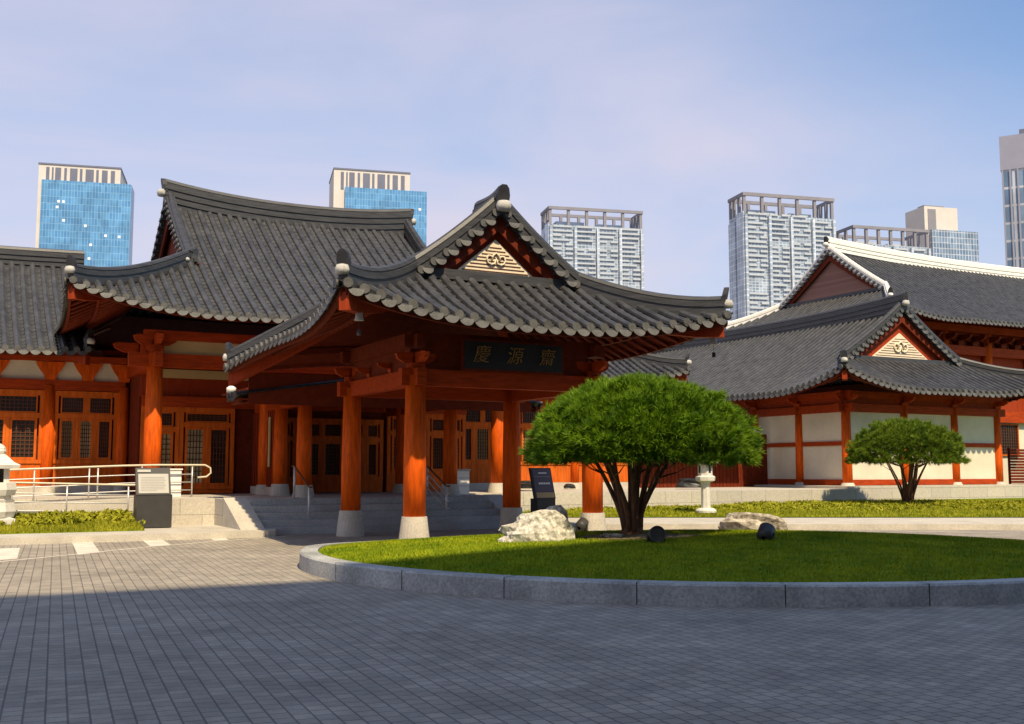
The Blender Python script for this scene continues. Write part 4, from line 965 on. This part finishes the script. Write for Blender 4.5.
M['glass_blue'] = facade_mat('blue_curtain_wall', (.060, .18, .36), (.10, .27, .48), (.15, .31, .48), 1.6, 3.9, .16)  # blue dulled to put distance haze into the glass colour
M['glass_grey'] = facade_mat('grey_blue_curtain_wall', (.10, .16, .25), (.20, .28, .38), (.40, .42, .46), 2.6, 4.4, .30)
M['apt'] = facade_mat('apartment_glazing', (.14, .19, .26), (.34, .40, .47), (.40, .44, .49), 2.2, 1.6, .22)
M['apt_side'] = facade_mat('apartment_side', (.30, .36, .44), (.42, .48, .55), (.55, .58, .62), 3.0, 3.2, .3)
M['slab'] = mat('pale_concrete_slab', (.40, .44, .49), .8, .08, .3)
M['conc'] = mat('beige_concrete', (.56, .52, .47), .8, .08, .1)
M['mauve'] = mat('mauve_concrete', (.215, .21, .235), .8, .1, .2)
M['lavender'] = mat('lavender_grey_concrete', (.27, .275, .35), .8, .06, .2)
M['stripe'] = mat('slate_stripe', (.13, .14, .19), .6, .1, .2)
def tower_root(px0, px1, py, Y, rz, name, label):
    """the near top left corner stands at px0, the right end of the facade at px1"""
    p0 = at(px0, py, Y); k = (px1 - 512)/F_PX*1.0
    c, s = math.cos(rz), math.sin(rz)
    Yk = at(px1, py, 1.0).x
    w = (Yk*p0.y - p0.x)/(c - Yk*s)
    o = root(name, (p0.x, p0.y, 0), label, 'tower', 'towers behind the halls', rz)
    return o, w, p0.z
def apt_tower(px0, px1, py_top, py_body, Y, rz, depth, label, ncol=5):
    o, w, zt = tower_root(px0, px1, py_top, Y, rz, 'apartment_tower', label); zb = at(px0, py_body, Y).z
    s = MB(); s.box(0, w, 0, depth, 0, zb); s.build('glazed_body', M['apt'], o)
    s = MB(); fl = 2.7; k = int(zb/fl)
    for i in range(max(1, k - 54), k+1):
        for j in range(4):
            x0 = w*(.04 + .24*j); br = random.random()
            if br < .3: s.box(x0, x0 + w*.09, -.7, -.01, fl*i, fl*i + 1.15); s.box(x0 + w*.13, x0 + w*.21, -.9, -.01, fl*i, fl*i + 1.15)
            elif br < .9: s.box(x0, x0 + w*(.15 + .06*random.random()), -.8 - .3*(j % 2), -.01, fl*i, fl*i + .9 + .4*random.random())
    s.build('balcony_bands', M['slab'], o)
    for x_ in (0, w*.26, w*.50, w*.74, w - 1.5): s = MB(); s.box(x_, x_ + 1.5, -2.0, -.012, 0, zb - 1); s.build('pier', M['apt_side'], o)
    s = MB(); s.box(-.6, -.02, -.4, depth*.45, 0, zb + 1); s.box(-.6, -.02, depth*.55, depth, 0, zb - 3); s.build('side_wall', M['apt_side'], o)
    hh = zt - zb; t_ = max(1.0, hh*.16)
    s = MB(); s.box(-.4, w + .4, -.6, .6, zt - t_, zt); s.box(-.4, w + .4, depth - .6, depth + .6, zt - t_, zt); s.box(-.4, .8, .6, depth - .6, zt - t_, zt); s.box(w - .8, w + .4, .6, depth - .6, zt - t_, zt); s.build('crown_frame', M['mauve'], o)
    for i in range(ncol+1):
        x_ = (w - 1.6)*i/ncol
        for y_ in ((0, depth*.33, depth*.66, depth - 1.6) if i in (0, ncol) else (0, depth - 1.6)):
            s = MB(); s.box(x_, x_ + 1.6, y_, y_ + 1.6, zb, zt - t_); s.build('crown_post', M['mauve'], o)
    s = MB(); s.box(w*.1, w*.4, depth*.3, depth*.7, zb, zb + hh*.3); s.box(w*.55, w*.8, depth*.3, depth*.7, zb, zb + hh*.25); s.build('plant_room', M['slab'], o)
    return o
def glass_tower(px0, px1, py_top, pxg0, pxg1, py_glass, Y, label):
    rz = R(14); o, w, zt = tower_root(px0, px1, py_top, Y, rz, 'glass_tower', label); zg = at(px0, py_glass, Y).z; k = w/(px1 - px0)
    s = MB(); s.box(0, w, 0, 34, 0, zt); s.build('concrete_core', M['conc'], o)
    g0, g1 = (pxg0 - px0)*k, (pxg1 - px0)*k*1.02
    s = MB(); s.box(g0, g1, -2.2, 16, 0, zg); s.build('curtain_wall', M['glass_blue'], o)
    for x0, x1 in ((.09, .13), (.16, .18), (.20, .27), (.31, .34), (.38, .47), (.50, .53), (.57, .67), (.70, .73), (.77, .84), (.88, .93)):
        s = MB(); s.box(w*x0, w*x1, -.25, -.01, zg - 1, zt - 1.4); s.build('crown_stripe', M['stripe'], o)
    s = MB(); s.box(-.3, w + .3, -.4, 34.3, zt, zt + .9); s.build('roof_edge', M['stripe'], o)
    s = MB(); zz = np.random.default_rng(int(px0))
    for i in range(9):
        x_ = g0 + (g1 - g0)*zz.uniform(.05, .92); y_ = zg - zz.uniform(3, 46); s.box(x_, x_ + 1.4, -2.26, -2.203, y_, y_ + 1.4)
    s.build('open_blind', M['white'], o)
glass_tower(39, 121, 164, 43, 131, 180, 600, 'blue glass tower with striped crown at far left above the tiled roofs')
glass_tower(334, 410, 169, 345, 425, 187, 620, 'blue glass tower with striped crown behind the main hall ridge')
apt_tower(549, 642, 206, 224, 620, R(13), 18, 'white apartment tower with open roof frame right of the pavilion gable')
apt_tower(743, 833, 192, 213, 600, R(15), 18, 'tall apartment tower with open roof frame between pavilion and right roofs')
apt_tower(853, 928, 225, 243, 640, R(15), 26, 'partly hidden apartment tower with open roof frame above the white ridge', 6)
o, w, zt = tower_root(924, 957, 206, 820, R(15), 'office_tower', 'beige topped tower with pale glass rising behind the white ridge')
s = MB(); s.box(0, w, 0, 24, 0, zt); s.build('beige_core', M['conc'], o)
s = MB(); s.box(w*.1, w*.34, -.3, -.01, zt - 20, zt - 2); s.build('recess_panel', M['mauve'], o)
s = MB(); s.box(w*.12, w*1.5, -4, 20, 0, at(925, 230, 820).z); s.build('glass_front', M['glass_grey'], o)
s = MB(); s.box(w*.1, w*.7, 4, 12, zt, zt + 2); s.build('roof_block', M['mauve'], o)
o, w, zt = tower_root(1000, 1070, 137, 260, R(-30), 'office_tower', 'mauve and grey glass tower cut by the right picture edge')
s = MB(); s.box(0, w, 0, 26, 0, zt); s.build('glass_body', M['glass_grey'], o)
s = MB(); s.box(-.25, w, -.25, 26.2, zt - 8.5, zt + .02); s.build('parapet_band', M['lavender'], o)
s = MB()
for i in range(9): s.box(w*(i/9), w*(i/9) + .38, -.3, -.01, 0, zt - 8.5)
s.build('facade_fin', M['lavender'], o)
s = MB(); s.box(4, w*.8, 4, 16, zt + .03, zt + 2.4); s.build('roof_block', M['stripe'], o)

# ------------------------------------------------------------------ unseen building behind the viewer, inferred from the forecourt shadow, design invented
sb_ = grid_root('shadow_building', 0, -36, 'unseen tall building of invented design that casts the forecourt shadow', 'building')
SH = 29.6
s = MB(); s.box(-24, 36, -46, -29, 0, SH); s.build('body', M['slab'], sb_)
s = MB()
for fz in range(7):
    for i in range(14): s.box(-22 + 4*i, -19.6 + 4*i, -29 + .005, -28.97, 1.2 + 3.4*fz, 3.2 + 3.4*fz)
s.build('window_rows', M['pane'], sb_)
